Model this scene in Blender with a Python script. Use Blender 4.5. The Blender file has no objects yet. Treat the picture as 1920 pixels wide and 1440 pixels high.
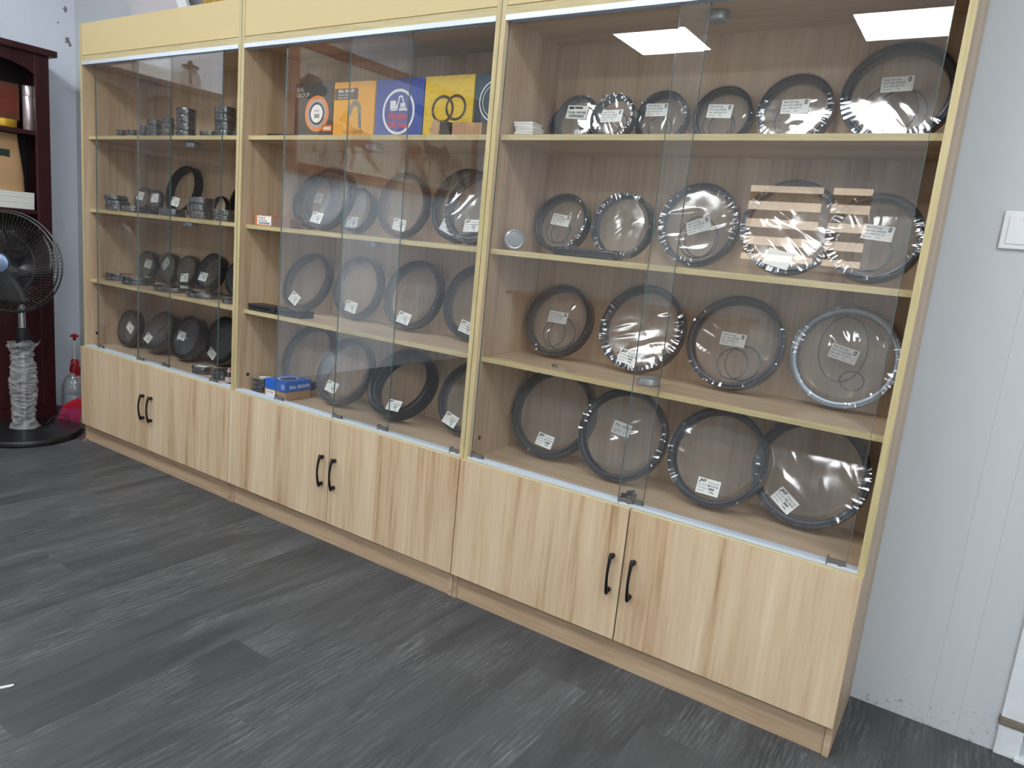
import bpy, bmesh, math, random
from mathutils import Vector, Matrix, noise as mnoise

S = bpy.context.scene
COL = S.collection
PI = math.pi

# ------------------------------------------------------------------ camera
cam_d = bpy.data.cameras.new('camera')
cam = bpy.data.objects.new('camera', cam_d)
COL.objects.link(cam)
cam.location = (3.7305, -1.8291, 1.1717)
cam.rotation_euler = (1.3837, -0.0951, 0.5877)
cam_d.sensor_width = 36.0
cam_d.lens = 1352.43 / 1920 * 36.0
cam_d.clip_start = 0.02
S.camera = cam

# ------------------------------------------------------------------ world / exposure
w = bpy.data.worlds.new('world')
S.world = w
w.use_nodes = True
w.node_tree.nodes['Background'].inputs[0].default_value = (0.75, 0.85, 1.0, 1)
w.node_tree.nodes['Background'].inputs[1].default_value = 0.25
S.view_settings.view_transform = 'Standard'
S.view_settings.look = 'None'
S.view_settings.gamma = 1.0
S.view_settings.use_curve_mapping = False
S.view_settings.exposure = 0.28
DAY_L = 1.0             # glow of the added glazed entrance
PANEL_L = 22.0          # radiance of the LED ceiling panels
try:
    S.cycles.transparent_max_bounces = 24
except Exception:
    pass

# ------------------------------------------------------------------ helpers
def srgb(r, g, b):
    f = lambda c: (c / 12.92 if c <= 0.04045 else ((c + 0.055) / 1.055) ** 2.4)
    return (f(r / 255), f(g / 255), f(b / 255), 1.0)

def box(x0, x1, y0, y1, z0, z1):
    V = [(x0, y0, z0), (x1, y0, z0), (x1, y1, z0), (x0, y1, z0), (x0, y0, z1), (x1, y0, z1), (x1, y1, z1), (x0, y1, z1)]
    F = [(0, 3, 2, 1), (4, 5, 6, 7), (0, 1, 5, 4), (1, 2, 6, 5), (2, 3, 7, 6), (3, 0, 4, 7)]
    return V, F

def join(*gs):
    V, F = [], []
    for v, f in gs:
        o = len(V)
        V += list(v)
        F += [tuple(i + o for i in q) for q in f]
    return V, F

def xf(g, M):
    return [tuple(M @ Vector(p)) for p in g[0]], g[1]

def lathe(prof, n, axis='Z', closed=False):
    """profile of (radius, height) turned about Z; axis 'Y' maps height to +Y, disc plane XZ"""
    V, F = [], []
    m = len(prof)
    for k in range(n):
        a = 2 * PI * k / n
        c, s = math.cos(a), math.sin(a)
        for r, h in prof:
            V.append((r * c, r * s, h) if axis == 'Z' else (r * c, h, r * s))
    mm = m if closed else m - 1
    for k in range(n):
        k2 = (k + 1) % n
        for i in range(mm):
            j = (i + 1) % m
            q = (k * m + i, k2 * m + i, k2 * m + j, k * m + j)
            F.append(q if axis == 'Z' else q[::-1])
    return V, F

def tube(pts, radii, n=8, caps=True):
    pts = [Vector(p) for p in pts]
    if not isinstance(radii, (list, tuple)):
        radii = [radii] * len(pts)
    V, F = [], []
    up = None
    for i, p in enumerate(pts):
        d = (pts[min(i + 1, len(pts) - 1)] - pts[max(i - 1, 0)]).normalized()
        if up is None:
            up = Vector((0, 0, 1)) if abs(d.z) < 0.9 else Vector((1, 0, 0))
        a = d.cross(up)
        if a.length < 1e-5:
            a = d.cross(Vector((0, 1, 0)))
        a.normalize()
        b = a.cross(d).normalized()
        up = b
        for k in range(n):
            t = 2 * PI * k / n
            V.append(tuple(p + (a * math.cos(t) + b * math.sin(t)) * radii[i]))
    for i in range(len(pts) - 1):
        for k in range(n):
            k2 = (k + 1) % n
            F.append((i * n + k, i * n + k2, (i + 1) * n + k2, (i + 1) * n + k))
    if caps:
        F.append(tuple(range(n))[::-1])
        F.append(tuple((len(pts) - 1) * n + k for k in range(n)))
    return V, F

def torus(R, r, n=48, m=8, axis='Y', sx=1.0, sz=1.0):
    prof = [(R + r * math.cos(2 * PI * i / m), r * math.sin(2 * PI * i / m)) for i in range(m)]
    V, F = lathe(prof, n, axis, closed=True)
    if axis == 'Y':
        V = [(x * sx, y, z * sz) for x, y, z in V]
    return V, F

def poly(pts, y0, y1):
    """flat XZ polygon extruded from y0 (front) to y1"""
    n = len(pts)
    V = [(p[0], y0, p[1]) for p in pts] + [(p[0], y1, p[1]) for p in pts]
    F = [tuple(range(n)), tuple(range(2 * n - 1, n - 1, -1))]
    for i in range(n):
        j = (i + 1) % n
        F.append((j, i, n + i, n + j))
    return V, F

def ring_flat(cx, cz, r0, r1, y, n=48, sx=1.0):
    """flat annulus (or disc when r0 == 0) in XZ facing -Y"""
    V, F = [], []
    if r0 <= 0:
        V = [(cx + sx * r1 * math.cos(2 * PI * k / n), y, cz + r1 * math.sin(2 * PI * k / n)) for k in range(n)]
        return V, [tuple(range(n))]
    for k in range(n):
        a = 2 * PI * k / n
        V += [(cx + sx * r0 * math.cos(a), y, cz + r0 * math.sin(a)), (cx + sx * r1 * math.cos(a), y, cz + r1 * math.sin(a))]
    for k in range(n):
        j = (k + 1) % n
        F.append((2 * k, 2 * k + 1, 2 * j + 1, 2 * j))
    return V, F

def mk(name, geo, mat, parent=None, smooth=False, bevel=0.0, seg=2, angle=40, loc=None, rot=None):
    me = bpy.data.meshes.new(name)
    me.from_pydata([tuple(v) for v in geo[0]], [], [tuple(f) for f in geo[1]])
    bm = bmesh.new()
    bm.from_mesh(me)
    bmesh.ops.recalc_face_normals(bm, faces=bm.faces)
    if bevel > 0:
        bmesh.ops.bevel(bm, geom=list(bm.edges), offset=bevel, segments=seg, profile=0.6, affect='EDGES')
    bm.to_mesh(me)
    bm.free()
    if mat:
        me.materials.append(mat)
    if smooth:
        me.polygons.foreach_set('use_smooth', [True] * len(me.polygons))
        try:
            me.set_sharp_from_angle(angle=math.radians(angle))
        except Exception:
            pass
    o = bpy.data.objects.new(name, me)
    COL.objects.link(o)
    if parent:
        o.parent = parent
    if loc:
        o.location = loc
    if rot:
        o.rotation_euler = rot
    return o

def share(name, src, parent=None, loc=None, rot=None):
    o = bpy.data.objects.new(name, src.data)
    COL.objects.link(o)
    if parent:
        o.parent = parent
    if loc:
        o.location = loc
    if rot:
        o.rotation_euler = rot
    return o

def tag(o, label, cat, group=None):
    o['label'] = label
    o['category'] = cat
    if group:
        o['group'] = group
    return o

def thing(name, label, cat, loc=(0, 0, 0), rot=(0, 0, 0), group=None):
    o = bpy.data.objects.new(name, None)
    COL.objects.link(o)
    o.empty_display_size = 0.05
    o.location = loc
    o.rotation_euler = rot
    return tag(o, label, cat, group)

def struct(o):
    o['kind'] = 'structure'
    return o

_tc = {}
def text_geo(body, size, bold=0.0, shear=0.0, align='LEFT', sx=1.0):
    """letters as flat geometry in the XZ plane facing -Y, baseline on z = 0"""
    key = (body, size, bold, shear, align, sx)
    if key in _tc:
        return _tc[key]
    cu = bpy.data.curves.new('t', 'FONT')
    cu.body = body
    cu.size = size
    cu.offset = bold
    cu.shear = shear
    cu.align_x = align
    cu.resolution_u = 2
    cu.fill_mode = 'FRONT'
    ob = bpy.data.objects.new('t', cu)
    COL.objects.link(ob)
    me = bpy.data.meshes.new_from_object(ob)
    V = [(v.co.x * sx, 0.0, v.co.y) for v in me.vertices]
    F = [tuple(p.vertices) for p in me.polygons]
    bpy.data.objects.remove(ob)
    bpy.data.curves.remove(cu)
    bpy.data.meshes.remove(me)
    _tc[key] = (V, F)
    return V, F

def at(g, x=0, y=0, z=0):
    return [(a + x, b + y, c + z) for a, b, c in g[0]], g[1]

# ------------------------------------------------------------------ materials
MATS = {}
def newmat(name):
    m = bpy.data.materials.new(name)
    m.use_nodes = True
    m.node_tree.nodes.clear()
    return m, m.node_tree.nodes, m.node_tree.links

def principled(name, col, rough=0.5, metal=0.0, spec=0.5, coat=0.0, bump=0.0, bscale=80.0, var=0.0, vscale=6.0, vstretch=(1, 1, 1), emit=None, estr=0.0):
    if name in MATS:
        return MATS[name]
    m, N, L = newmat(name)
    out = N.new('ShaderNodeOutputMaterial')
    b = N.new('ShaderNodeBsdfPrincipled')
    L.new(b.outputs[0], out.inputs[0])
    b.inputs['Base Color'].default_value = col
    b.inputs['Roughness'].default_value = rough
    b.inputs['Metallic'].default_value = metal
    b.inputs['Specular IOR Level'].default_value = spec
    b.inputs['Coat Weight'].default_value = coat
    if emit:
        b.inputs['Emission Color'].default_value = emit
        b.inputs['Emission Strength'].default_value = estr
    tc = N.new('ShaderNodeTexCoord')
    if var > 0:
        mp = N.new('ShaderNodeMapping')
        mp.inputs['Scale'].default_value = vstretch
        L.new(tc.outputs['Object'], mp.inputs[0])
        nz = N.new('ShaderNodeTexNoise')
        nz.inputs['Scale'].default_value = vscale
        nz.inputs['Detail'].default_value = 5
        L.new(mp.outputs[0], nz.inputs['Vector'])
        mx = N.new('ShaderNodeMix')
        mx.data_type = 'RGBA'
        mx.blend_type = 'MULTIPLY'
        mx.inputs[0].default_value = var
        mx.inputs[6].default_value = col
        cr = N.new('ShaderNodeValToRGB')
        cr.color_ramp.elements[0].position = 0.3
        cr.color_ramp.elements[1].position = 0.7
        cr.color_ramp.elements[0].color = (0.25, 0.25, 0.25, 1)
        L.new(nz.outputs[0], cr.inputs[0])
        L.new(cr.outputs[0], mx.inputs[7])
        L.new(mx.outputs[2], b.inputs['Base Color'])
    if bump > 0:
        nb = N.new('ShaderNodeTexNoise')
        nb.inputs['Scale'].default_value = bscale
        nb.inputs['Detail'].default_value = 3
        L.new(tc.outputs['Object'], nb.inputs['Vector'])
        bp = N.new('ShaderNodeBump')
        bp.inputs['Strength'].default_value = bump
        bp.inputs['Distance'].default_value = 0.002
        L.new(nb.outputs[0], bp.inputs['Height'])
        L.new(bp.outputs[0], b.inputs['Normal'])
    MATS[name] = m
    return m

def wood(name, stops, axis='Z', rough=0.42, wide=9.0, fine=70.0, squash=0.05, bump=0.03):
    """laminate with grain along an axis; stops = list of (pos, colour)"""
    m, N, L = newmat(name)
    out = N.new('ShaderNodeOutputMaterial')
    b = N.new('ShaderNodeBsdfPrincipled')
    L.new(b.outputs[0], out.inputs[0])
    tc = N.new('ShaderNodeTexCoord')
    oi = N.new('ShaderNodeObjectInfo')
    mul = N.new('ShaderNodeMath')
    mul.operation = 'MULTIPLY'
    mul.inputs[1].default_value = 37.0
    L.new(oi.outputs['Random'], mul.inputs[0])
    add = N.new('ShaderNodeVectorMath')
    add.operation = 'ADD'
    L.new(tc.outputs['Object'], add.inputs[0])
    L.new(mul.outputs[0], add.inputs[1])
    def nz(scale, det, rgh=0.55, dist=0.0):
        mp = N.new('ShaderNodeMapping')
        sc = [scale] * 3
        sc['XYZ'.index(axis)] = scale * squash
        mp.inputs['Scale'].default_value = sc
        L.new(add.outputs[0], mp.inputs[0])
        n = N.new('ShaderNodeTexNoise')
        n.inputs['Scale'].default_value = 1.0
        n.inputs['Detail'].default_value = det
        n.inputs['Roughness'].default_value = rgh
        n.inputs['Distortion'].default_value = dist
        L.new(mp.outputs[0], n.inputs['Vector'])
        return n.outputs[0]
    a = nz(wide, 3.0, 0.6, 0.4)
    c = nz(fine, 4.0, 0.6)
    mix = N.new('ShaderNodeMix')
    mix.inputs[0].default_value = 0.36
    L.new(a, mix.inputs[2])
    L.new(c, mix.inputs[3])
    cr = N.new('ShaderNodeValToRGB')
    el = cr.color_ramp.elements
    el[0].position, el[0].color = stops[0]
    el[1].position, el[1].color = stops[-1]
    for p, cc in stops[1:-1]:
        e = el.new(p)
        e.color = cc
    L.new(mix.outputs[0], cr.inputs[0])
    L.new(cr.outputs[0], b.inputs['Base Color'])
    b.inputs['Roughness'].default_value = rough
    bp = N.new('ShaderNodeBump')
    bp.inputs['Strength'].default_value = bump
    bp.inputs['Distance'].default_value = 0.001
    L.new(c, bp.inputs['Height'])
    L.new(bp.outputs[0], b.inputs['Normal'])
    MATS[name] = m
    return m

def clear_sheet(name, tint, gain, offs, rough, milk=0.0, bump=0.0, bscale=40.0, ior=1.5):
    """thin clear sheet: see-through with a fresnel reflection"""
    m, N, L = newmat(name)
    out = N.new('ShaderNodeOutputMaterial')
    tr = N.new('ShaderNodeBsdfTransparent')
    tr.inputs[0].default_value = tint
    gl = N.new('ShaderNodeBsdfGlossy')
    gl.inputs['Roughness'].default_value = rough
    gl.inputs['Color'].default_value = (1, 1, 1, 1)
    f0 = ((ior - 1) / (ior + 1)) ** 2
    lw = N.new('ShaderNodeLayerWeight')
    lw.inputs['Blend'].default_value = 0.5
    pw = N.new('ShaderNodeMath')
    pw.operation = 'POWER'
    pw.inputs[1].default_value = 5.0
    L.new(lw.outputs['Facing'], pw.inputs[0])
    fr = N.new('ShaderNodeMath')          # Schlick: same value from both sides of the sheet
    fr.operation = 'MULTIPLY_ADD'
    fr.inputs[1].default_value = 1.0 - f0
    fr.inputs[2].default_value = f0
    L.new(pw.outputs[0], fr.inputs[0])
    ma = N.new('ShaderNodeMath')
    ma.operation = 'MULTIPLY_ADD'
    ma.use_clamp = True
    ma.inputs[1].default_value = gain
    ma.inputs[2].default_value = offs
    L.new(fr.outputs[0], ma.inputs[0])
    if bump > 0:
        tc = N.new('ShaderNodeTexCoord')
        nb = N.new('ShaderNodeTexNoise')
        nb.inputs['Scale'].default_value = bscale
        nb.inputs['Detail'].default_value = 2
        L.new(tc.outputs['Object'], nb.inputs['Vector'])
        bp = N.new('ShaderNodeBump')
        bp.inputs['Strength'].default_value = bump
        bp.inputs['Distance'].default_value = 0.003
        L.new(nb.outputs[0], bp.inputs['Height'])
        L.new(bp.outputs[0], gl.inputs['Normal'])
    base = tr.outputs[0]
    if milk > 0:
        df = N.new('ShaderNodeBsdfDiffuse')
        df.inputs[0].default_value = (0.75, 0.78, 0.8, 1)
        mm = N.new('ShaderNodeMixShader')
        mm.inputs[0].default_value = milk
        L.new(tr.outputs[0], mm.inputs[1])
        L.new(df.outputs[0], mm.inputs[2])
        base = mm.outputs[0]
    mx = N.new('ShaderNodeMixShader')
    L.new(ma.outputs[0], mx.inputs[0])
    L.new(base, mx.inputs[1])
    L.new(gl.outputs[0], mx.inputs[2])
    L.new(mx.outputs[0], out.inputs[0])
    MATS[name] = m
    return m

M_DOOR = wood('door_wood', [(0.33, srgb(158, 124, 91)), (0.42, srgb(190, 161, 128)), (0.51, srgb(204, 179, 147)), (0.60, srgb(211, 189, 158)), (0.68, srgb(219, 199, 170))], 'Z', rough=0.38, wide=14, fine=85)
M_WOOD = wood('carcass_wood', [(0.34, srgb(160, 131, 102)), (0.46, srgb(184, 158, 129)), (0.58, srgb(197, 173, 144)), (0.68, srgb(208, 186, 158))], 'Z', rough=0.42, wide=8, fine=70)
M_WOODX = wood('shelf_wood', [(0.34, srgb(168, 142, 113)), (0.5, srgb(191, 168, 139)), (0.66, srgb(206, 185, 157))], 'X', rough=0.38, wide=10, fine=80)
M_KICK = wood('kick_wood', [(0.34, srgb(150, 122, 95)), (0.5, srgb(176, 150, 122)), (0.66, srgb(190, 166, 138))], 'X', rough=0.45, wide=16, fine=90)
M_BAND = wood('edge_banding', [(0.36, srgb(174, 158, 112)), (0.5, srgb(188, 172, 127)), (0.64, srgb(198, 183, 140))], 'Z', rough=0.45, wide=90, fine=220)
M_BANDX = wood('edge_banding_across', [(0.36, srgb(174, 158, 112)), (0.5, srgb(188, 172, 127)), (0.64, srgb(198, 183, 140))], 'X', rough=0.45, wide=90, fine=220)
M_FASCIA = principled('fascia_laminate', srgb(202, 181, 131), rough=0.5)
M_ALU = principled('white_aluminium', srgb(214, 222, 232), rough=0.3, metal=0.35)
M_GLASS = clear_sheet('door_glass', (0.993, 0.996, 0.995, 1), 1.35, 0.0, 0.0, milk=0.008)
M_GEDGE = principled('glass_edge', srgb(84, 104, 100), rough=0.12)
M_FILM = clear_sheet('shrink_film', (0.94, 0.945, 0.955, 1), 1.6, 0.03, 0.09, milk=0.075, bump=0.03, bscale=30.0)
M_CRINKLE = clear_sheet('gathered_film', (0.95, 0.955, 0.965, 1), 1.5, 0.015, 0.09, milk=0.008)
M_BACKING = clear_sheet('smoky_film', (0.42, 0.42, 0.43, 1), 1.2, 0.02, 0.12, milk=0.02)
M_BACKING4 = principled('grey_card', srgb(62, 62, 62), rough=0.5)
M_WRAP = clear_sheet('crinkled_wrap', (0.86, 0.88, 0.91, 1), 2.6, 0.05, 0.07, milk=0.04, bump=0.5, bscale=90.0)
M_STEEL = principled('dark_steel', srgb(40, 48, 58), rough=0.36, metal=0.25, var=0.25, vscale=14)
M_STEEL2 = principled('black_steel', srgb(26, 28, 32), rough=0.34, metal=0.25, var=0.25, vscale=14)
M_STEELB = principled('bright_steel', srgb(150, 158, 166), rough=0.3, metal=0.75, var=0.15, vscale=14)
M_RUBBER = principled('black_rubber', srgb(34, 36, 40), rough=0.5)
M_PAPER = principled('sticker_paper', srgb(232, 234, 230), rough=0.55)
M_INK = principled('black_ink', srgb(40, 42, 46), rough=0.6)
M_BLACK = principled('black_plastic', srgb(22, 22, 24), rough=0.38)
M_BLACKG = principled('black_handle', srgb(14, 14, 15), rough=0.3)
M_CHROME = principled('chrome', srgb(196, 200, 205), rough=0.16, metal=1.0)
M_CLIP = principled('clip_metal', srgb(158, 154, 150), rough=0.22, metal=0.7)
M_TIN = principled('silver_plastic', srgb(168, 174, 178), rough=0.3, metal=0.6)

# ------------------------------------------------------------------ room shell
ZS = {1: 1.5014, 2: 1.1625, 3: 0.8239, 4: 0.4872}
YW = 0.3365
XL, XR, YF, HC = -0.735, 5.3, -5.4, 2.8

def wall_paint(name, col, scuff=True):
    m, N, L = newmat(name)
    out = N.new('ShaderNodeOutputMaterial')
    b = N.new('ShaderNodeBsdfPrincipled')
    L.new(b.outputs[0], out.inputs[0])
    b.inputs['Roughness'].default_value = 0.42
    g = N.new('ShaderNodeNewGeometry')
    sx = N.new('ShaderNodeSeparateXYZ')
    L.new(g.outputs['Position'], sx.inputs[0])
    n1 = N.new('ShaderNodeTexNoise')
    n1.inputs['Scale'].default_value = 60
    n1.inputs['Detail'].default_value = 6
    n1.inputs['Roughness'].default_value = 0.75
    L.new(g.outputs['Position'], n1.inputs['Vector'])
    # scuffs gather low on the wall where feet and brooms knock it
    lo = N.new('ShaderNodeMapRange')
    lo.inputs[1].default_value = 0.0
    lo.inputs[2].default_value = 0.24
    lo.inputs[3].default_value = 0.165
    lo.inputs[4].default_value = 0.02
    L.new(sx.outputs[2], lo.inputs[0])
    add = N.new('ShaderNodeMath')
    L.new(n1.outputs[0], add.inputs[0])
    L.new(lo.outputs[0], add.inputs[1])
    cr = N.new('ShaderNodeValToRGB')
    cr.color_ramp.elements[0].position = 0.74
    cr.color_ramp.elements[0].color = col
    cr.color_ramp.elements[1].position = 0.80
    cr.color_ramp.elements[1].color = srgb(120, 122, 120)
    L.new(add.outputs[0], cr.inputs[0])
    L.new(cr.outputs[0] if scuff else cr.outputs[0], b.inputs['Base Color'])
    return m

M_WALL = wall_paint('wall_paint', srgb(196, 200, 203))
M_WALL_LIT = wall_paint('lit_left_wall_paint', srgb(228, 234, 244))  # paler than the other walls: its stronger light is put into the colour
M_TRIM = principled('white_trim', srgb(226, 230, 234), rough=0.4, var=0.12, vscale=30)
M_CEIL = principled('ceiling_tile', srgb(225, 226, 226), rough=0.7)

# back wall: painted sandwich panels with narrow joints
wb = struct(mk('wall_back', box(XL, 4.0, YW + 0.012, YW + 0.06, 0, HC), M_WALL))
px = XL
i = 0
edges = [XL, -0.33, 0.6, 1.55, 2.5, 3.45, 3.79, 3.86, 4.0]
for a, b_ in zip(edges[:-1], edges[1:]):
    mk('wall_panel', box(a + 0.0001, b_ - 0.0001, YW, YW + 0.012, 0, HC), M_WALL, wb, bevel=0.0003, seg=1)
wl = struct(mk('wall_left', box(XL - 0.06, XL - 0.008, YF, YW + 0.06, 0, HC), M_WALL_LIT))
ys_ = [YF, -4.5, -3.5, -2.5, -1.5, -0.5, -0.02, 0.12, YW + 0.01]
for a, b_ in zip(ys_[:-1], ys_[1:]):
    mk('wall_panel', box(XL - 0.008, XL, a + 0.0002, b_ - 0.0002, 0, HC), M_WALL_LIT, wl, bevel=0.0005, seg=1)
# old screw holes with torn plaster on the left wall
M_SCAR = principled('torn_plaster', srgb(150, 152, 154), rough=0.9, bump=0.8, bscale=120, var=0.6, vscale=60)
random.seed(3)
for (yy, zz, r) in ((0.287, 2.21, 0.018), (0.297, 2.05, 0.02), (0.25, 2.13, 0.006), (0.31, 2.035, 0.012)):
    V = [(0.0035, 0, 0)]
    for k in range(14):
        q = r * random.uniform(0.45, 1.15)
        V.append((0.0006, q * math.cos(k * PI / 7) * 0.8, q * math.sin(k * PI / 7)))
    mk('plaster_scar', (V, [(0, k + 1, (k + 1) % 14 + 1) for k in range(14)]), M_SCAR, wl, loc=(XL, yy, zz))
wr = struct(mk('wall_right', join(box(XR, XR + 0.06, YF, -4.6, 0, HC), box(XR, XR + 0.06, -0.9, 0.6, 0, HC), box(XR, XR + 0.06, -4.6, -0.9, 2.45, HC)), M_WALL))
# added glazed entrance in the unseen right wall, put in to brighten the room
we = struct(mk('added_window', join(*[box(XR + 0.005, XR + 0.055, y - 0.03, y + 0.03, 0.0, 2.45) for y in (-4.57, -3.35, -2.15, -0.93)], box(XR + 0.005, XR + 0.055, -4.54, -0.96, 2.39, 2.45), box(XR + 0.005, XR + 0.055, -4.54, -0.96, 0.0, 0.08)), principled('window_frame_grey', srgb(150, 152, 156), rough=0.4)))
for y0, y1 in ((-4.54, -3.38), (-3.32, -2.18), (-2.12, -0.96)):
    mk('pane', box(XR + 0.028, XR + 0.034, y0, y1, 0.08, 2.39), principled('added_daylight_pane', (0.8, 0.85, 0.9, 1), rough=0.3, emit=(0.86, 0.94, 1.0, 1), estr=DAY_L), we)
struct(mk('wall_front', box(XL - 0.06, XR + 0.06, YF - 0.06, YF, 0, HC), M_WALL))
struct(mk('ceiling', box(XL - 0.06, XR + 0.06, YF - 0.06, 0.62, HC, HC + 0.05), M_CEIL))

# door and its worn frame at the right
struct(mk('gap_blocker', box(3.985, XR + 0.06, 0.55, 0.6, 0, HC), principled('painted_gap_shade', srgb(42, 44, 48), rough=0.7)))  # blocker behind the door opening, coloured dark to give the gap its shade
tr = struct(mk('trim_1', box(3.945, 4.0, YW - 0.012, YW + 0.03, 0.105, 2.1), M_TRIM, bevel=0.003))
mk('frame_foot', box(3.945, 4.0, YW - 0.012, YW + 0.03, 0.0, 0.085), M_TRIM, tr, bevel=0.004)
mk('putty_patch', box(3.942, 4.006, YW - 0.017, YW + 0.02, 0.084, 0.108), principled('grey_putty', srgb(128, 118, 104), rough=0.8, var=0.5, vscale=40), tr, bevel=0.006)
tr2 = struct(mk('trim_2', box(3.945, 4.95, YW - 0.012, YW + 0.03, 2.1, 2.16), M_TRIM, bevel=0.003))
d1 = struct(mk('door_1', box(4.03, 4.9, 0.39, 0.43, 0.012, 2.09), M_TRIM, bevel=0.003))
mk('door_lever', join(tube([(4.09, 0.39, 1.0), (4.09, 0.34, 1.0), (4.2, 0.335, 1.0)], 0.009), lathe([(0.0, 0), (0.026, 0), (0.026, 0.008), (0, 0.008)], 20)), M_CHROME, d1)
struct(mk('trim_3', box(3.99, 4.95, YW - 0.02, 0.44, 0.0, 0.012), M_TRIM, bevel=0.003))

# floor of vinyl planks laid along Y
def floor_mat():
    m, N, L = newmat('grey_vinyl_plank')
    out = N.new('ShaderNodeOutputMaterial')
    b = N.new('ShaderNodeBsdfPrincipled')
    L.new(b.outputs[0], out.inputs[0])
    tc = N.new('ShaderNodeTexCoord')
    oi = N.new('ShaderNodeObjectInfo')
    mul = N.new('ShaderNodeMath')
    mul.operation = 'MULTIPLY'
    mul.inputs[1].default_value = 91.0
    L.new(oi.outputs['Random'], mul.inputs[0])
    add = N.new('ShaderNodeVectorMath')
    L.new(tc.outputs['Object'], add.inputs[0])
    L.new(mul.outputs[0], add.inputs[1])
    def nz(sc, det, rgh, dist):
        mp = N.new('ShaderNodeMapping')
        mp.inputs['Scale'].default_value = sc
        L.new(add.outputs[0], mp.inputs[0])
        n = N.new('ShaderNodeTexNoise')
        n.inputs['Scale'].default_value = 1
        n.inputs['Detail'].default_value = det
        n.inputs['Roughness'].default_value = rgh
        n.inputs['Distortion'].default_value = dist
        L.new(mp.outputs[0], n.inputs['Vector'])
        return n.outputs[0]
    def ramp(src, p0, c0, p1, c1):
        c = N.new('ShaderNodeValToRGB')
        e = c.color_ramp.elements
        e[0].position, e[0].color = p0, c0
        e[1].position, e[1].color = p1, c1
        L.new(src, c.inputs[0])
        return c.outputs[0]
    def mathn(op, a_, b_):
        n = N.new('ShaderNodeMath')
        n.operation = op
        for k_, v_ in enumerate((a_, b_)):
            if isinstance(v_, float):
                n.inputs[k_].default_value = v_
            else:
                L.new(v_, n.inputs[k_])
        return n.outputs[0]
    K0, K1 = (0, 0, 0, 1), (1, 1, 1, 1)
    a = nz((8, 1.1, 1), 4, 0.62, 0.9)
    f = nz((240, 16, 1), 4, 0.6, 0.3)          # short open pores
    patch = nz((5, 1.6, 1), 3, 0.55, 1.2)      # where the pores show
    # cathedral figure: rings of a bent log cut lengthwise
    wv = N.new('ShaderNodeTexWave')
    wv.wave_type = 'BANDS'
    wv.bands_direction = 'X'
    wv.inputs['Scale'].default_value = 14.0
    wv.inputs['Distortion'].default_value = 14.0
    wv.inputs['Detail'].default_value = 2.0
    wv.inputs['Detail Scale'].default_value = 0.7
    wm = N.new('ShaderNodeMapping')
    wm.inputs['Scale'].default_value = (1.3, 0.22, 1)
    L.new(add.outputs[0], wm.inputs[0])
    L.new(wm.outputs[0], wv.inputs['Vector'])
    base = ramp(a, 0.30, srgb(54, 55, 57), 0.72, srgb(80, 81, 83))
    pores = ramp(f, 0.50, K0, 0.68, K1)
    mask = ramp(patch, 0.42, K0, 0.66, K1)
    g1 = mathn('MULTIPLY', pores, mathn('ADD', mathn('MULTIPLY', mask, 0.75), 0.12))
    g2 = mathn('MULTIPLY', mathn('MULTIPLY', ramp(wv.outputs[1], 0.55, K0, 0.95, K1), mask), mathn('ADD', mathn('MULTIPLY', f, 1.0), -0.1))
    gt = mathn('MINIMUM', mathn('ADD', mathn('MULTIPLY', g1, 0.55), mathn('MULTIPLY', g2, 0.55)), 0.8)
    mx = N.new('ShaderNodeMix')
    mx.data_type = 'RGBA'
    mx.inputs[7].default_value = srgb(128, 130, 132)
    L.new(gt, mx.inputs[0])
    L.new(base, mx.inputs[6])
    hv = N.new('ShaderNodeHueSaturation')
    vr = N.new('ShaderNodeMapRange')
    vr.inputs[3].default_value = 0.95
    vr.inputs[4].default_value = 1.05
    L.new(oi.outputs['Random'], vr.inputs[0])
    L.new(vr.outputs[0], hv.inputs['Value'])
    L.new(mx.outputs[2], hv.inputs['Color'])
    L.new(hv.outputs[0], b.inputs['Base Color'])
    b.inputs['Roughness'].default_value = 0.5
    b.inputs['Specular IOR Level'].default_value = 0.35
    bp = N.new('ShaderNodeBump')
    bp.inputs['Strength'].default_value = 0.12
    bp.inputs['Distance'].default_value = 0.001
    L.new(f, bp.inputs['Height'])
    L.new(bp.outputs[0], b.inputs['Normal'])
    return m
M_FLOOR = floor_mat()
fl = struct(mk('floor', box(XL - 0.06, XR + 0.06, YF - 0.06, 0.62, -0.05, -0.004), principled('floor_base', srgb(40, 41, 42), rough=0.7)))
PW, PL_ = 0.178, 1.22
proto = mk('plank', box(0.00005, PW - 0.00005, 0.00005, PL_ - 0.00005, -0.0045, 0.0), M_FLOOR, fl, bevel=0.00025, seg=1)
random.seed(5)
first = True
nx = int((XR - XL) / PW) + 1
for ix in range(nx):
    y = YF - random.uniform(0.1, 1.1)
    while y < YW:
        loc = (XL + ix * PW, y, 0)
        if first:
            proto.location = loc
            first = False
        else:
            share('plank', proto, fl, loc)
        y += PL_

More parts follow.
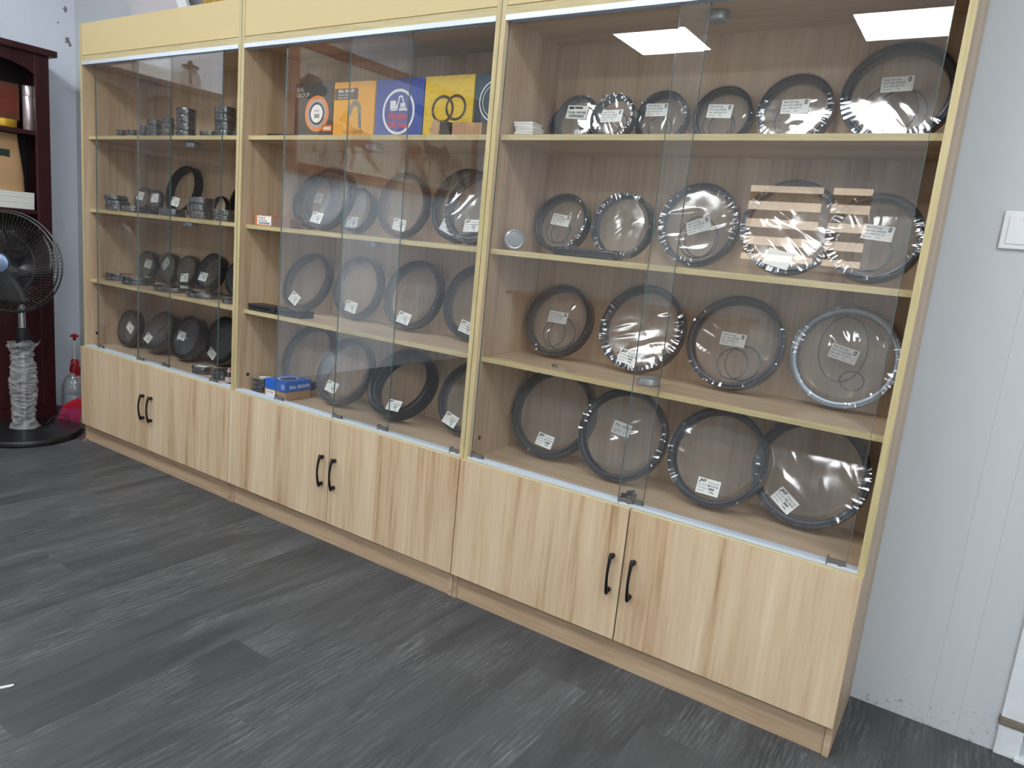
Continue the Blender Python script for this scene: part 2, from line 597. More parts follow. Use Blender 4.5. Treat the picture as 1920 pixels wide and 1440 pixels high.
# ceiling panel lights
M_PANEL = principled('led_diffuser', (1, 1, 1, 1), rough=0.6, emit=(0.93, 0.97, 1.0, 1), estr=PANEL_L)
lights = [(1.33, -3.52), (2.98, -3.56), (4.63, -3.54), (1.30, -1.42), (2.95, -1.42), (4.60, -1.42), (0.02, -1.42)]
spots = ['nearest the painting in the far row', 'second from the painting in the far row', 'third from the painting in the far row', 'fourth from the painting in the far row',
         'nearest the left wall above the camera', 'second from the left wall above the camera', 'third from the left wall above the camera', 'fourth from the left wall above the camera']
order = [0, 1, 2, 5, 6, 7, 4]
for (lx, ly), oi_ in zip(lights, order):
    t = thing('ceiling_light', 'square white LED ceiling panel, ' + spots[oi_], 'ceiling light', (lx, ly, HC - 0.012), group='LED ceiling panels')
    fr = 0.3
    mk('frame', join(box(-fr, fr, -fr, -fr + 0.015, 0, 0.012), box(-fr, fr, fr - 0.015, fr, 0, 0.012), box(-fr, -fr + 0.015, -fr + 0.015, fr - 0.015, 0, 0.012), box(fr - 0.015, fr, -fr + 0.015, fr - 0.015, 0, 0.012)), M_TRIM, t)
    mk('diffuser', box(-fr + 0.015, fr - 0.015, -fr + 0.015, fr - 0.015, 0.003, 0.009), M_PANEL, t)

# ------------------------------------------------------------------ display cabinets
CW, CD, TH = 1.1970, 0.332, 0.016
def handle_geo():
    pts, rad = [], []
    z0, z1 = 0.231, 0.347
    n = 14
    pts.append((0, -0.018, z1 - 0.006)); rad.append(0.0062)
    pts.append((0, -0.028, z1 - 0.006)); rad.append(0.006)
    for k in range(n + 1):
        t = k / n
        z = z1 - (z1 - z0) * t
        out = 0.034 + 0.010 * math.sin(PI * t)
        pts.append((0, -out, z)); rad.append(0.0058 - 0.0018 * math.sin(PI * t))
    pts.append((0, -0.028, z0 + 0.006)); rad.append(0.006)
    pts.append((0, -0.018, z0 + 0.006)); rad.append(0.0062)
    g = tube(pts, rad, 10)
    return join(g, xf(lathe([(0, 0), (0.0075, 0), (0.0075, 0.012), (0, 0.012)], 14), Matrix.Translation((0, -0.018, z1 - 0.006)) @ Matrix.Rotation(PI / 2, 4, 'X')),
                xf(lathe([(0, 0), (0.0075, 0), (0.0075, 0.012), (0, 0.012)], 14), Matrix.Translation((0, -0.018, z0 + 0.006)) @ Matrix.Rotation(PI / 2, 4, 'X')))

def clip_geo(w=0.042):
    return join(box(0, w, -0.0065, -0.0035, 0, 0.015), box(0, w, 0.0035, 0.0065, 0, 0.013), box(0, w, -0.0065, 0.0065, -0.002, 0.0015),
                box(w * 0.12, w * 0.3, -0.009, -0.006, 0.004, 0.011), box(w * 0.66, w * 0.86, -0.009, -0.006, 0.003, 0.010), box(0.0, 0.004, -0.008, 0.008, -0.002, 0.018))

protos = {}
def part(key, name, fn, mat, parent, **kw):
    if key in protos:
        return share(name, protos[key], parent, kw.get('loc'), kw.get('rot'))
    o = mk(name, fn(), mat, parent, **kw)
    protos[key] = o
    return o

cab_labels = ['tall light wood glass front display cabinet beside the maroon bookcase',
              'tall light wood glass front display cabinet between two others, holding printed carton boxes',
              'tall light wood glass front display cabinet beside the light switch, filled with large rings']
PANES = [[(0.100, 0.706), (0.476, 1.080)], [(0.240, 0.845), (0.583, 1.183)], [(0.017, 0.620), (0.550, 1.154)]]
CAB = []
for ci in range(3):
    c = thing('display_cabinet', cab_labels[ci], 'display cabinet', (ci * 1.2 + 0.0008, 0, 0), group='three glass display cabinets in a row')
    CAB.append(c)
    for s, x0 in (('L', 0.0), ('R', CW - TH)):
        sp = part('side', 'side_panel', lambda: box(0, TH, 0.0012, CD, 0.0, 1.996), M_WOOD, c, bevel=0.0006, seg=1, loc=(x0, 0, 0))
        part('sideb', 'edge_band', lambda: box(0.0, TH, 0.0, 0.0012, 0.4872, 1.996), M_BAND, sp)
        part('sidek', 'lower_edge_band', lambda: box(0.0, TH, 0.0, 0.0012, 0.0, 0.4872), M_KICK, sp)
    part('back', 'back_panel', lambda: box(TH, CW - TH, 0.325, 0.332, 0.0, 1.99), M_WOOD, c)
    for k, n in ((1, 's'), (2, 's'), (3, 's')):
        sh = part('shelf', 'shelf', lambda: box(TH, CW - TH, 0.0292, 0.325, -0.016, 0.0), M_WOODX, c, loc=(0, 0, ZS[k]))
        part('shelfb', 'edge_band', lambda: box(TH, CW - TH, 0.028, 0.0292, -0.016, 0.0), M_BANDX, sh)
    bb = part('board', 'base_board', lambda: box(TH, CW - TH, 0.0005, 0.325, 0.4712, 0.4872), M_WOODX, c)
    part('board2', 'floor_board', lambda: box(TH, CW - TH, 0.002, 0.325, 0.0886, 0.1046), M_WOODX, c)
    part('kick', 'kick_board', lambda: box(TH + 0.0008, CW - TH - 0.0008, 0.004, 0.02, 0.0, 0.086), M_KICK, c, bevel=0.0006, seg=1)
    part('topb', 'top_board', lambda: box(TH, CW - TH, 0.02, 0.325, 1.83, 1.846), M_WOODX, c)
    part('head', 'head_strip', lambda: box(TH, CW - TH, 0.0, 0.016, 1.829, 1.853), M_BANDX, c, bevel=0.0006, seg=1)
    part('fascia', 'fascia', lambda: box(TH, CW - TH, 0.001, 0.017, 1.855, 1.994), M_FASCIA, c, bevel=0.001, seg=1)
    part('lid', 'roof_board', lambda: box(TH, CW - TH, 0.018, 0.325, 1.978, 1.994), M_WOODX, c)
    part('trackt', 'upper_track', lambda: join(box(TH, CW - TH, -0.002, 0.0005, 1.8135, 1.829), box(TH, CW - TH, 0.0, 0.027, 1.8255, 1.829), box(TH, CW - TH, 0.0125, 0.0137, 1.8135, 1.829), box(TH, CW - TH, 0.0255, 0.027, 1.8135, 1.829)), M_ALU, c)
    part('trackb', 'lower_track', lambda: join(box(TH, CW - TH, -0.001, 0.0275, 0.4872, 0.4895), box(TH, CW - TH, -0.001, 0.0008, 0.4872, 0.4965), box(TH, CW - TH, 0.0125, 0.0137, 0.4872, 0.4955), box(TH, CW - TH, 0.026, 0.0275, 0.4872, 0.4965)), M_ALU, c)
    # glass sliding doors on two tracks
    for j, (x0, x1) in enumerate(PANES[ci]):
        yc = 0.0196 if j == 0 else 0.0067
        g = mk('glass_door', box(x0, x1, -0.0025, 0.0025, 0.4925, 1.824), M_GLASS, c, loc=(0, yc, 0))
        mk('polished_edge', join(box(x0 - 0.0012, x0 - 0.0001, -0.0025, 0.0025, 0.4925, 1.824), box(x1 + 0.0001, x1 + 0.0012, -0.0025, 0.0025, 0.4925, 1.824)), M_GEDGE, g)
        for xx in (x0 + 0.002, x1 - 0.044):
            part('clip', 'roller_clip', clip_geo, M_CLIP, g, loc=(xx, 0, 0.4925))
    # lower doors with bow handles
    hw = CW / 2
    for j in (0, 1):
        x0 = 0.0006 if j == 0 else hw + 0.0022
        x1 = hw - 0.0022 if j == 0 else CW - 0.0006
        d = mk('cabinet_door', box(x0, x1, -0.018, -0.0012, 0.0886, 0.4858), M_DOOR, c, bevel=0.0008, seg=1)
        mk('edge_band', box(x0, x1, -0.0178, -0.0014, 0.4858, 0.4870), M_BANDX, d)
        part('handle', 'bow_handle', handle_geo, M_BLACKG, d, smooth=True, loc=(hw - 0.032 if j == 0 else hw + 0.033, 0, 0))
    # cam cover holes in the side panels near the base
    for x0, sgn in ((TH + 0.0004, 1), (CW - TH - 0.0004, -1)):
        part('cam', 'cam_cap', lambda: xf(lathe([(0.0, 0.0006), (0.004, 0.0004), (0.006, 0.0012), (0.0075, 0.0)], 18), Matrix.Rotation(PI / 2, 4, 'Y')), M_BLACK, c, loc=(x0, 0.055, 0.55), rot=(0, 0, 0 if sgn > 0 else PI))

# ------------------------------------------------------------------ wrapped seal rings
def film_geo(R, T, seed, crinkle=1.0, na=216):
    """taut shrink film over the front of a ring, gathered into radial crinkles over the rim"""
    rr = [0.06 * k for k in range(13)] + [0.76, 0.79, 0.83, 0.87, 0.91, 0.95, 0.98, 0.995]
    V, F = [], []
    off = seed * 7.31
    da = seed * 2.39996
    dx, dz = math.cos(da), math.sin(da)
    rows = [(q * R, -T - 0.0012, q) for q in rr]
    rows += [(R + 0.0006, -T + 0.003, 1.0), (R + 0.0008, -T * 0.6, 1.0), (R + 0.0005, -T * 0.25, 1.0)]
    for (r, y, q) in rows:
        for k in range(na):
            a = 2 * PI * k / na
            c, s = math.cos(a), math.sin(a)
            x, z = c * q, s * q
            # gentle slackness plus a few long pulled creases
            d = mnoise.noise(Vector((x * 2.2 + off, z * 2.2, 0.3))) * 0.0014 * (1 - q)
            al, ac = x * dx + z * dz, -x * dz + z * dx
            cre = max(0.0, mnoise.noise(Vector((al * 1.3 + off, ac * 5.5, 5.1))) - 0.10)
            d -= cre * 0.0030 * crinkle * min(1.0, q * 3) * (1 - 0.6 * q)
            rim = max(0.0, (q - 0.78) / 0.22)
            w = crinkle * rim * (0.6 + 0.8 * mnoise.noise(Vector((c * 2.0 + off, s * 2.0, 2.0))))
            hi = abs(mnoise.noise(Vector((c * 34 + off, s * 34, q * 1.3)))) * 0.0030 + abs(mnoise.noise(Vector((c * 13 + off, s * 13, q * 4.0)))) * 0.0022
            rd = 0.0
            if q >= 1.0:
                rd = -min(0.0006, abs(hi) * 0.3)
                V.append(((r + rd) * c, y, (r + rd) * s))
            else:
                V.append((r * c, y + d * max(0.0, min(1.0, (0.84 - q) / 0.14)) - max(0.0, w) * hi - 0.0006, r * s))
    for i in range(len(rows) - 1):
        for k in range(na):
            j = (k + 1) % na
            F.append((i * na + k, (i + 1) * na + k, (i + 1) * na + j, i * na + j))
    return V, F, 14 * na
def ring_profile(R, T, w):
    Ri = R - w
    return [(Ri, 0.0), (R - 0.002, 0.0), (R, -0.002), (R, -T * 0.8), (R - 0.0022, -T * 0.94), (R - w * 0.26, -T * 0.97), (R - w * 0.32, -T * 0.80),
            (R - w * 0.48, -T * 0.78), (R - w * 0.55, -T), (R - w * 0.86, -T * 0.98), (Ri, -T * 0.84)]

def sticker_lines(kind, txt):
    """returns (paper w, h, text geometry) centred on the sticker, facing -Y"""
    gs = []
    if kind == 'seal':
        wd, hg = 0.072, 0.039
        z = hg / 2 - 0.0095
        gs.append(at(text_geo('Seal Group', 0.0088), -wd / 2 + 0.004, 0, z))
        gs.append(at(text_geo('Part No:' + txt[0], 0.0080), -wd / 2 + 0.004, 0, z - 0.0088))
        gs.append(at(text_geo('Size: ' + txt[1], 0.0070), -wd / 2 + 0.004, 0, z - 0.0170))
        gs.append(at(text_geo('Quantity:    1 Pcs', 0.0058), -wd / 2 + 0.004, 0, z - 0.0245))
        gs.append(ring_flat(wd / 2 - 0.0095, z + 0.001, 0.0028, 0.0062, 0, 20, sx=0.62))
    elif kind == 'jhy':
        wd, hg = 0.066, 0.045
        z = hg / 2 - 0.0115
        gs.append(at(text_geo('JHY', 0.0115, bold=0.0006, shear=0.25), -wd / 2 + 0.005, 0, z))
        gs.append(at(text_geo('Floating Seal', 0.0064), -wd / 2 + 0.030, 0, z))
        gs.append(at(text_geo('Part NO:', 0.0062), -wd / 2 + 0.004, 0, z - 0.0095))
        gs.append(at(text_geo(txt[0], 0.0072, bold=0.0002), -wd / 2 + 0.029, 0, z - 0.0095))
        gs.append(at(text_geo('Part Name:', 0.0062), -wd / 2 + 0.004, 0, z - 0.0185))
        gs.append(at(text_geo(txt[1], 0.0084, bold=0.0004), -wd / 2 + 0.035, 0, z - 0.0188))
        gs.append(at(text_geo('Quantity:', 0.0056), -wd / 2 + 0.004, 0, z - 0.0270))
        gs.append(at(text_geo('1 Pcs', 0.0072, bold=0.0003), -wd / 2 + 0.037, 0, z - 0.0275))
    elif kind == 'pn':
        wd, hg = 0.068, 0.045
        gs.append(at(text_geo('PN: ' + txt[0], 0.0150), -wd / 2 + 0.006, 0, 0.004))
        gs.append(at(text_geo('QTY: 1', 0.0150), -wd / 2 + 0.006, 0, -0.015))
    elif kind == 'code':
        wd, hg = 0.074, 0.042
        gs.append(at(box(0, 0.018, 0, 0.0001, 0, 0.008), -wd / 2 + 0.005, 0, 0.009))
        gs.append(at(box(0, 0.028, 0, 0.0001, 0, 0.006), -wd / 2 + 0.026, 0, 0.011))
        gs.append(at(text_geo(txt[0], 0.0112, bold=0.0003), -wd / 2 + 0.004, 0, -0.004))
        random.seed(11)
        x = -wd / 2 + 0.010
        while x < wd / 2 - 0.010:
            b = random.choice((0.0006, 0.001, 0.0016))
            gs.append(box(x, x + b, 0, 0.0001, -0.0165, -0.0075))
            x += b + random.choice((0.0007, 0.0012))
    else:
        wd, hg = 0.05, 0.034
    return wd, hg, gs

def add_sticker(parent, kind, txt, loc, ang, scale=1.0):
    wd, hg, gs = sticker_lines(kind, txt)
    pr_ = mk('sticker', box(-wd / 2, wd / 2, 0, 0.0004, -hg / 2, hg / 2), M_PAPER, parent, loc=loc, rot=(0, ang, 0))
    pr_.scale = (scale, 1, scale)
    pr_['label'] = 'white paper sticker with printed text'
    if gs:
        mk('printing', at(join(*gs), 0, -0.0003, 0), M_INK, pr_)
    return pr_

# id: row, thickness, x, y of the back foot, radius, lean
RINGS = {
 '1n': (2, 0.040, 0.4069, 0.2602, 0.1235, 0.252), '1l': (2, 0.020, 0.0890, 0.2479, 0.0670, 0.239), '1m': (2, 0.020, 0.2380, 0.2280, 0.0620, 0.182),
 '1q': (2, 0.020, 0.6519, 0.3020, 0.0586, 0.165), '1r': (2, 0.030, 0.8518, 0.2761, 0.0927, 0.250),
 '1c3': (3, 0.030, 0.1000, 0.2689, 0.0780, 0.224), '1d3': (3, 0.030, 0.2590, 0.2941, 0.0790, 0.170), '1e3': (3, 0.030, 0.4276, 0.2838, 0.0810, 0.239),
 '1f3': (3, 0.035, 0.6400, 0.2526, 0.0960, 0.363), '1g3': (3, 0.035, 0.8200, 0.2926, 0.0830, 0.179),
 '1a4': (4, 0.035, 0.1180, 0.1707, 0.0957, 0.206), '1b4': (4, 0.045, 0.3469, 0.1678, 0.1112, 0.491), '1c4': (4, 0.045, 0.5812, 0.1909, 0.1101, 0.297), '1d4': (4, 0.045, 0.7527, 0.2673, 0.1184, 0.233),
 '2r1': (2, 0.035, 1.3390, 0.2520, 0.1180, 0.290), '2r2': (2, 0.040, 1.4836, 0.1868, 0.1306, 0.332), '2r3': (2, 0.035, 1.5759, 0.2761, 0.0926, 0.251),
 '2r4': (2, 0.035, 1.8088, 0.2889, 0.1245, 0.133), '2r5': (2, 0.035, 2.1076, 0.2545, 0.1364, 0.250), '2r6': (2, 0.035, 2.2084, 0.1990, 0.1302, 0.290),
 '2q1': (3, 0.035, 1.3500, 0.2016, 0.1290, 0.417), '2q2': (3, 0.035, 1.6110, 0.2596, 0.1290, 0.232), '2q3': (3, 0.035, 1.9150, 0.2307, 0.1370, 0.329), '2q4': (3, 0.035, 2.2020, 0.2532, 0.1406, 0.247),
 '2p1': (4, 0.030, 1.3700, 0.2000, 0.1500, 0.410), '2p2': (4, 0.035, 1.6419, 0.1496, 0.1418, 0.435), '2p3': (4, 0.060, 1.9350, 0.1494, 0.1451, 0.604), '2p4': (4, 0.035, 2.2390, 0.2007, 0.1424, 0.425),
 '3k0': (1, 0.030, 2.4900, 0.2900, 0.0680, 0.200), '3k1': (1, 0.030, 2.5488, 0.2482, 0.0792, 0.203), '3k2': (1, 0.030, 2.6928, 0.2045, 0.0751, 0.253), '3k3': (1, 0.030, 2.8155, 0.2868, 0.0855, 0.167),
 '3k4': (1, 0.030, 2.9999, 0.2830, 0.0895, 0.208), '3k5': (1, 0.030, 3.1978, 0.2762, 0.1020, 0.222), '3k6': (1, 0.030, 3.4438, 0.2573, 0.1355, 0.240),
 '3j1': (2, 0.035, 2.5210, 0.2580, 0.1000, 0.285), '3j2': (2, 0.035, 2.7310, 0.2830, 0.1055, 0.165), '3j3': (2, 0.030, 2.9714, 0.2916, 0.1246, 0.122), '3j4': (2, 0.030, 3.2366, 0.2630, 0.1330, 0.190), '3j5': (2, 0.035, 3.4553, 0.2133, 0.1175, 0.275),
 '3h1': (3, 0.035, 2.5500, 0.2458, 0.1234, 0.304), '3h2': (3, 0.035, 2.8490, 0.2346, 0.1401, 0.309), '3h3': (3, 0.035, 3.1414, 0.2289, 0.1408, 0.331), '3h4': (3, 0.030, 3.4309, 0.2643, 0.1416, 0.205),
 '3g1': (4, 0.035, 2.5760, 0.2100, 0.1570, 0.360), '3g2': (4, 0.030, 2.8522, 0.1720, 0.1492, 0.328), '3g3': (4, 0.035, 3.1552, 0.1738, 0.1483, 0.330), '3g4': (4, 0.035, 3.4000, 0.2150, 0.1580, 0.350),
}
# id: (label, group, steel, crinkle)
RL = {
 '1n': 'largest black ring standing on the second shelf of the left cabinet',
 '1l': 'small grey ring nearest the left end of the left cabinet\'s second shelf, label high',
 '1m': 'small grey ring leaning just left of the large black ring, left cabinet',
 '1q': 'tiny open ring behind the three-high stack on the left cabinet\'s second shelf',
 '1r': 'black ring half hidden by the divider, second shelf of the left cabinet',
 '1c3': 'first standing ring from the left on the left cabinet\'s third shelf',
 '1d3': 'standing ring with diamond-turned sticker on the left cabinet\'s third shelf',
 '1e3': 'third standing ring from the left on the left cabinet\'s third shelf',
 '1f3': 'largest standing ring on the left cabinet\'s third shelf, fourth from left',
 '1g3': 'standing ring cut off by the divider on the left cabinet\'s third shelf',
 '1a4': 'leftmost dark wrapped ring in the left cabinet\'s bottom compartment',
 '1b4': 'second dark wrapped ring from the left in the left cabinet\'s bottom compartment',
 '1c4': 'third dark wrapped ring from the left in the left cabinet\'s bottom compartment',
 '1d4': 'rightmost dark wrapped ring in the left cabinet\'s bottom compartment, by the divider',
 '2r1': 'grey ring behind the leftmost big ring, second shelf of the middle cabinet',
 '2r2': 'leftmost big front ring on the middle cabinet\'s second shelf, beside the small cartons',
 '2r3': 'smallest ring on the middle cabinet\'s second shelf, tucked behind its left neighbour',
 '2r4': 'ring standing alone mid shelf on the middle cabinet\'s second shelf',
 '2r5': 'ring behind the shiny front one at right end, second shelf, middle cabinet',
 '2r6': 'shiny film-covered front ring at right end of the middle cabinet\'s second shelf',
 '2q1': 'leftmost ring on the middle cabinet\'s third shelf, behind the black case',
 '2q2': 'second ring from the left on the middle cabinet\'s third shelf',
 '2q3': 'third ring from the left on the middle cabinet\'s third shelf',
 '2q4': 'ring partly hidden by the divider on the middle cabinet\'s third shelf',
 '2p1': 'big ring behind the blue box in the middle cabinet\'s bottom compartment',
 '2p2': 'ring just right of the blue box in the middle cabinet\'s bottom compartment',
 '2p3': 'thick black multi-part ring in the middle cabinet\'s bottom compartment',
 '2p4': 'ring at the right end of the middle cabinet\'s bottom compartment',
 '3k0': 'small unlabelled ring half hidden at left end of the right cabinet\'s top shelf',
 '3k1': 'wrapped ring with barcode sticker on the right cabinet\'s top shelf',
 '3k2': 'small pale ring in front, third from left on the right cabinet\'s top shelf',
 '3k3': 'fourth ring from the left on the right cabinet\'s top shelf',
 '3k4': 'fifth ring from the left on the right cabinet\'s top shelf',
 '3k5': 'second largest ring on the right cabinet\'s top shelf, left of the biggest',
 '3k6': 'largest wrapped ring at the right end of the right cabinet\'s top shelf',
 '3j1': 'leftmost wrapped ring on the right cabinet\'s second shelf, beside the round puck light',
 '3j2': 'ring without a sticker, second from left on the right cabinet\'s second shelf',
 '3j3': 'shiny ring with tilted sticker, third on the right cabinet\'s second shelf',
 '3j4': 'big ring with grey blank sticker on the right cabinet\'s second shelf',
 '3j5': 'rightmost wrapped ring on the right cabinet\'s second shelf, overlapping its neighbour',
 '3h1': 'leftmost ring on the right cabinet\'s third shelf, above the small clip',
 '3h2': 'brightly reflecting ring, second from left on the right cabinet\'s third shelf',
 '3h3': 'ring with two thin rubber loops, third on the right cabinet\'s third shelf',
 '3h4': 'crumpled-film ring at the right end of the right cabinet\'s third shelf',
 '3g1': 'leftmost ring in the right cabinet\'s bottom compartment, behind its neighbour',
 '3g2': 'ring with large two-line sticker in the right cabinet\'s bottom compartment',
 '3g3': 'third ring in the right cabinet\'s bottom compartment, overlapping the rightmost one',
 '3g4': 'rightmost and biggest ring in the right cabinet\'s bottom compartment',
}
J = 'jhy'
STK = {  # kind, text, (a, b), angle, scale
 '1l': (J, ('120.142.12', '1205'), (-0.012, 0.016), 0.10, 0.9), '1m': (J, ('120.142.12', '1420'), (0.012, 0.014), -0.05, 0.9), '1n': (J, ('215.240.12', '2150'), (-0.007, -0.063), 0.12, 0.95),
 '1c3': (J, ('152.178.14', '1520'), (0.031, 0.006), 0.12, 0.92), '1d3': (J, ('152.180.14', '1680'), (-0.009, 0.019), -0.8, 0.92), '1e3': (J, ('156.182.14', '1720'), (0.008, -0.037), -0.12, 0.92), '1f3': (J, ('180.205.14', '1880'), (-0.019, -0.032), 0.05, 0.92),
 '1a4': (J, ('180.198.14', '1860'), (0.027, 0.003), 0.5, 0.9), '1b4': (J, ('190.212.14', '2010'), (-0.040, -0.052), 0.32, 0.9), '1c4': (J, ('200.222.14', '2060'), (-0.029, 0.002), 0.1, 0.9), '1d4': (J, ('205.228.14', '2110'), (-0.041, -0.072), 0.45, 0.9),
 '2r1': (J, ('210.236.14', '2110'), (0.03, 0.007), 0.0, 0.9), '2r2': (J, ('232.254.16', '2340'), (-0.007, -0.092), 0.12, 0.95), '2r3': (J, ('170.190.16', '1780'), (0.003, -0.054), -0.05, 0.9), '2r4': (J, ('225.248.16', '2260'), (0.012, -0.077), 0.1, 0.95),
 '2r5': (J, ('244.268.18', '2450'), (-0.032, -0.085), 0.35, 0.95), '2r6': (J, ('240.262.18', '2420'), (0.012, -0.071), -0.05, 0.95),
 '2q1': (J, ('240.264.18', '2410'), (-0.016, -0.085), 0.42, 0.95), '2q2': (J, ('240.264.18', '2420'), (0.003, -0.082), 0.12, 0.95), '2q3': (J, ('250.274.18', '2510'), (0.004, -0.097), 0.14, 0.95), '2q4': (J, ('256.282.18', '2560'), (-0.003, -0.095), 0.18, 0.95),
 '2p2': (J, ('265.286.18', '2660'), (-0.018, -0.077), 0.12, 0.95), '2p3': (J, ('265.290.20', '2640'), (0.040, -0.100), -0.02, 0.95), '2p4': (J, ('260.284.18', '2610'), (-0.045, -0.098), 0.25, 0.95),
 '3k1': ('code', ('Code: A4UAB',), (0.003, 0.018), 0.06, 1.0), '3k2': ('seal', ('146AB', '146*165*10'), (0.003, -0.001), -0.02, 0.95), '3k3': ('seal', ('150AB', '150*165*10'), (-0.013, 0.022), 0.0, 0.98),
 '3k4': ('seal', ('164AB', '164*182.5*10'), (-0.006, 0.010), 0.04, 1.0), '3k5': ('seal', ('180AB', '180*204*10'), (0.002, 0.005), -0.02, 1.0), '3k6': ('seal', ('240AB', '240*260*10'), (-0.005, 0.019), -0.04, 1.0),
 '3j1': ('seal', ('184AB', '184*202*10'), (0.004, 0.004), 0.1, 0.95), '3j3': ('seal', ('230AB', '230*250*10'), (0.007, -0.005), -0.35, 1.0), '3j4': ('blank', (), (-0.012, -0.091), 0.22, 1.35), '3j5': ('seal', ('240AB', '240*210*10'), (0.008, 0.008), 0.08, 1.0),
 '3h1': ('seal', ('210AB', '210*246*10'), (0.004, 0.007), 0.02, 0.98), '3h2': (J, ('260.280.18', '2550'), (-0.014, -0.098), 0.12, 0.95), '3h3': ('seal', ('260AB', '260*282*11'), (-0.003, 0.004), 0.02, 0.98), '3h4': ('seal', ('254AB', '281.5*254*11'), (-0.002, 0.008), 0.2, 1.0),
 '3g1': (J, ('290.319.20', '24080'), (0.009, -0.100), 0.12, 0.95), '3g2': ('pn', ('2870',), (0.0, 0.015), 0.12, 0.9), '3g3': (J, ('280.319.20', '2820'), (0.0, -0.090), 0.02, 1.0), '3g4': (J, ('298.318.20', '2840'), (-0.043, -0.095), 0.62, 1.0),
}
OR = {  # loose rubber rings under the film: (a, b, radius, sx, sz)
 '3k2': [(0.005, -0.030, 0.030, 1, 1), (0.020, -0.022, 0.034, 1, 1)], '3k3': [(0.004, -0.030, 0.036, 1, 1)], '3k4': [(0.006, -0.030, 0.036, 1, 1), (-0.008, -0.026, 0.042, 1, 1)],
 '3k5': [(0.0, -0.03, 0.045, 1, 1)], '3k6': [(0.015, -0.05, 0.058, 1, 1), (-0.012, -0.045, 0.064, 1, 1)], '3j1': [(0.012, -0.036, 0.036, 1, 1), (0.0, -0.030, 0.042, 1, 1)],
 '3j3': [(0.02, -0.040, 0.050, 1, 1.1), (0.008, -0.038, 0.055, 1, 1.1)], '3j5': [(0.005, -0.042, 0.046, 1, 1), (-0.004, -0.040, 0.052, 1, 1)],
 '3h1': [(0.002, -0.045, 0.040, 1, 1.15), (0.03, -0.045, 0.048, 1, 1.1)], '3h3': [(0.009, -0.064, 0.042, 1, 1.05), (0.036, -0.058, 0.048, 1, 1.05)], '3h4': [(-0.007, 0.021, 0.077, 0.78, 1.15), (0.03, -0.06, 0.030, 1, 0.85)],
}
YAW = {'3j4': 0.075, '3h3': 0.03}
ROWN = {1: 'top shelf', 2: 'second shelf', 3: 'third shelf', 4: 'bottom compartment'}
CABN = {'1': 'left cabinet', '2': 'middle cabinet', '3': 'right cabinet'}
for ri, (k, (row, T, x, yb, R, tl)) in enumerate(RINGS.items()):
    t = thing('seal_ring', RL[k], 'seal ring', (x, yb, ZS[row] + 0.0004), (-tl, 0, YAW.get(k, 0.0)), group='wrapped seal rings on the %s of the %s' % (ROWN[row], CABN[k[0]]))
    w_ = {'1': 0.14, '2': 0.145, '3': 0.16 if row == 1 else 0.138}[k[0]] * R
    steel = M_STEEL2 if (k[0] == '1' or k in ('2p3',)) else M_STEEL
    if k == '3h4':
        steel = M_STEELB
    mk('ring_body', at(lathe(ring_profile(R - 0.0028, T, w_), 84, 'Y', closed=True), 0, 0, R), steel, t, smooth=True, angle=35)
    if k == '2p3':
        mk('inner_ring', at(lathe(ring_profile(R - w_ * 1.02, T * 0.8, 0.012), 72, 'Y', closed=True), 0, 0, R), M_STEEL, t, smooth=True, angle=35)
        mk('rubber_ring', at(torus(R - w_ * 0.42, 0.006, 72, 10), 0, -T * 0.86, R), M_RUBBER, t, smooth=True)
    cr_ = 1.3 if k[0] == '3' else 0.7
    if k == '3h4':
        cr_ = 2.2
    if k not in ('2p3', '1n', '1r', '1q', '3k0'):
        fv, ff, nin = film_geo(R - 0.0028, T, ri + 1, cr_)
        fo = mk('film', at((fv, ff), 0, 0, R), M_FILM, t, smooth=True, angle=75)
        fo.data.materials.append(M_CRINKLE)
        for pi_, pg in enumerate(fo.data.polygons):
            if pi_ >= nin:
                pg.material_index = 1
    if k[0] == '1' and row >= 3 or k in ('1l', '1m'):
        mk('backing', at(lathe([(R - w_ * 0.9, -0.0012), (0.0, -0.0012)], 60, 'Y'), 0, 0, R), M_BACKING4 if row == 4 else M_BACKING, t)
    for (a, b, rr, sx, sz) in OR.get(k, []):
        mk('rubber_o_ring', at(torus(rr, 0.0021, 56, 6, sx=sx, sz=sz), a, -T * 0.93, R + b), M_RUBBER, t, smooth=True)
    if k in STK:
        kind, txt, (a, b), ang, sc = STK[k]
        add_sticker(t, kind, txt, (a, -T - 0.0042, R + b), ang, sc)

# ------------------------------------------------------------------ flat packed rings
def pack_geo(R, h):
    w = 0.3 * R
    return lathe([(R - w, 0.001), (R - 0.002, 0.001), (R - 0.0005, 0.003), (R - 0.0005, h * 0.40), (R - 0.004, h * 0.46), (R - 0.004, h * 0.54), (R - 0.0005, h * 0.6), (R - 0.0005, h - 0.003), (R - 0.003, h - 0.001), (R - w * 0.8, h - 0.001), (R - w, h * 0.8)], 40, 'Z', closed=True)

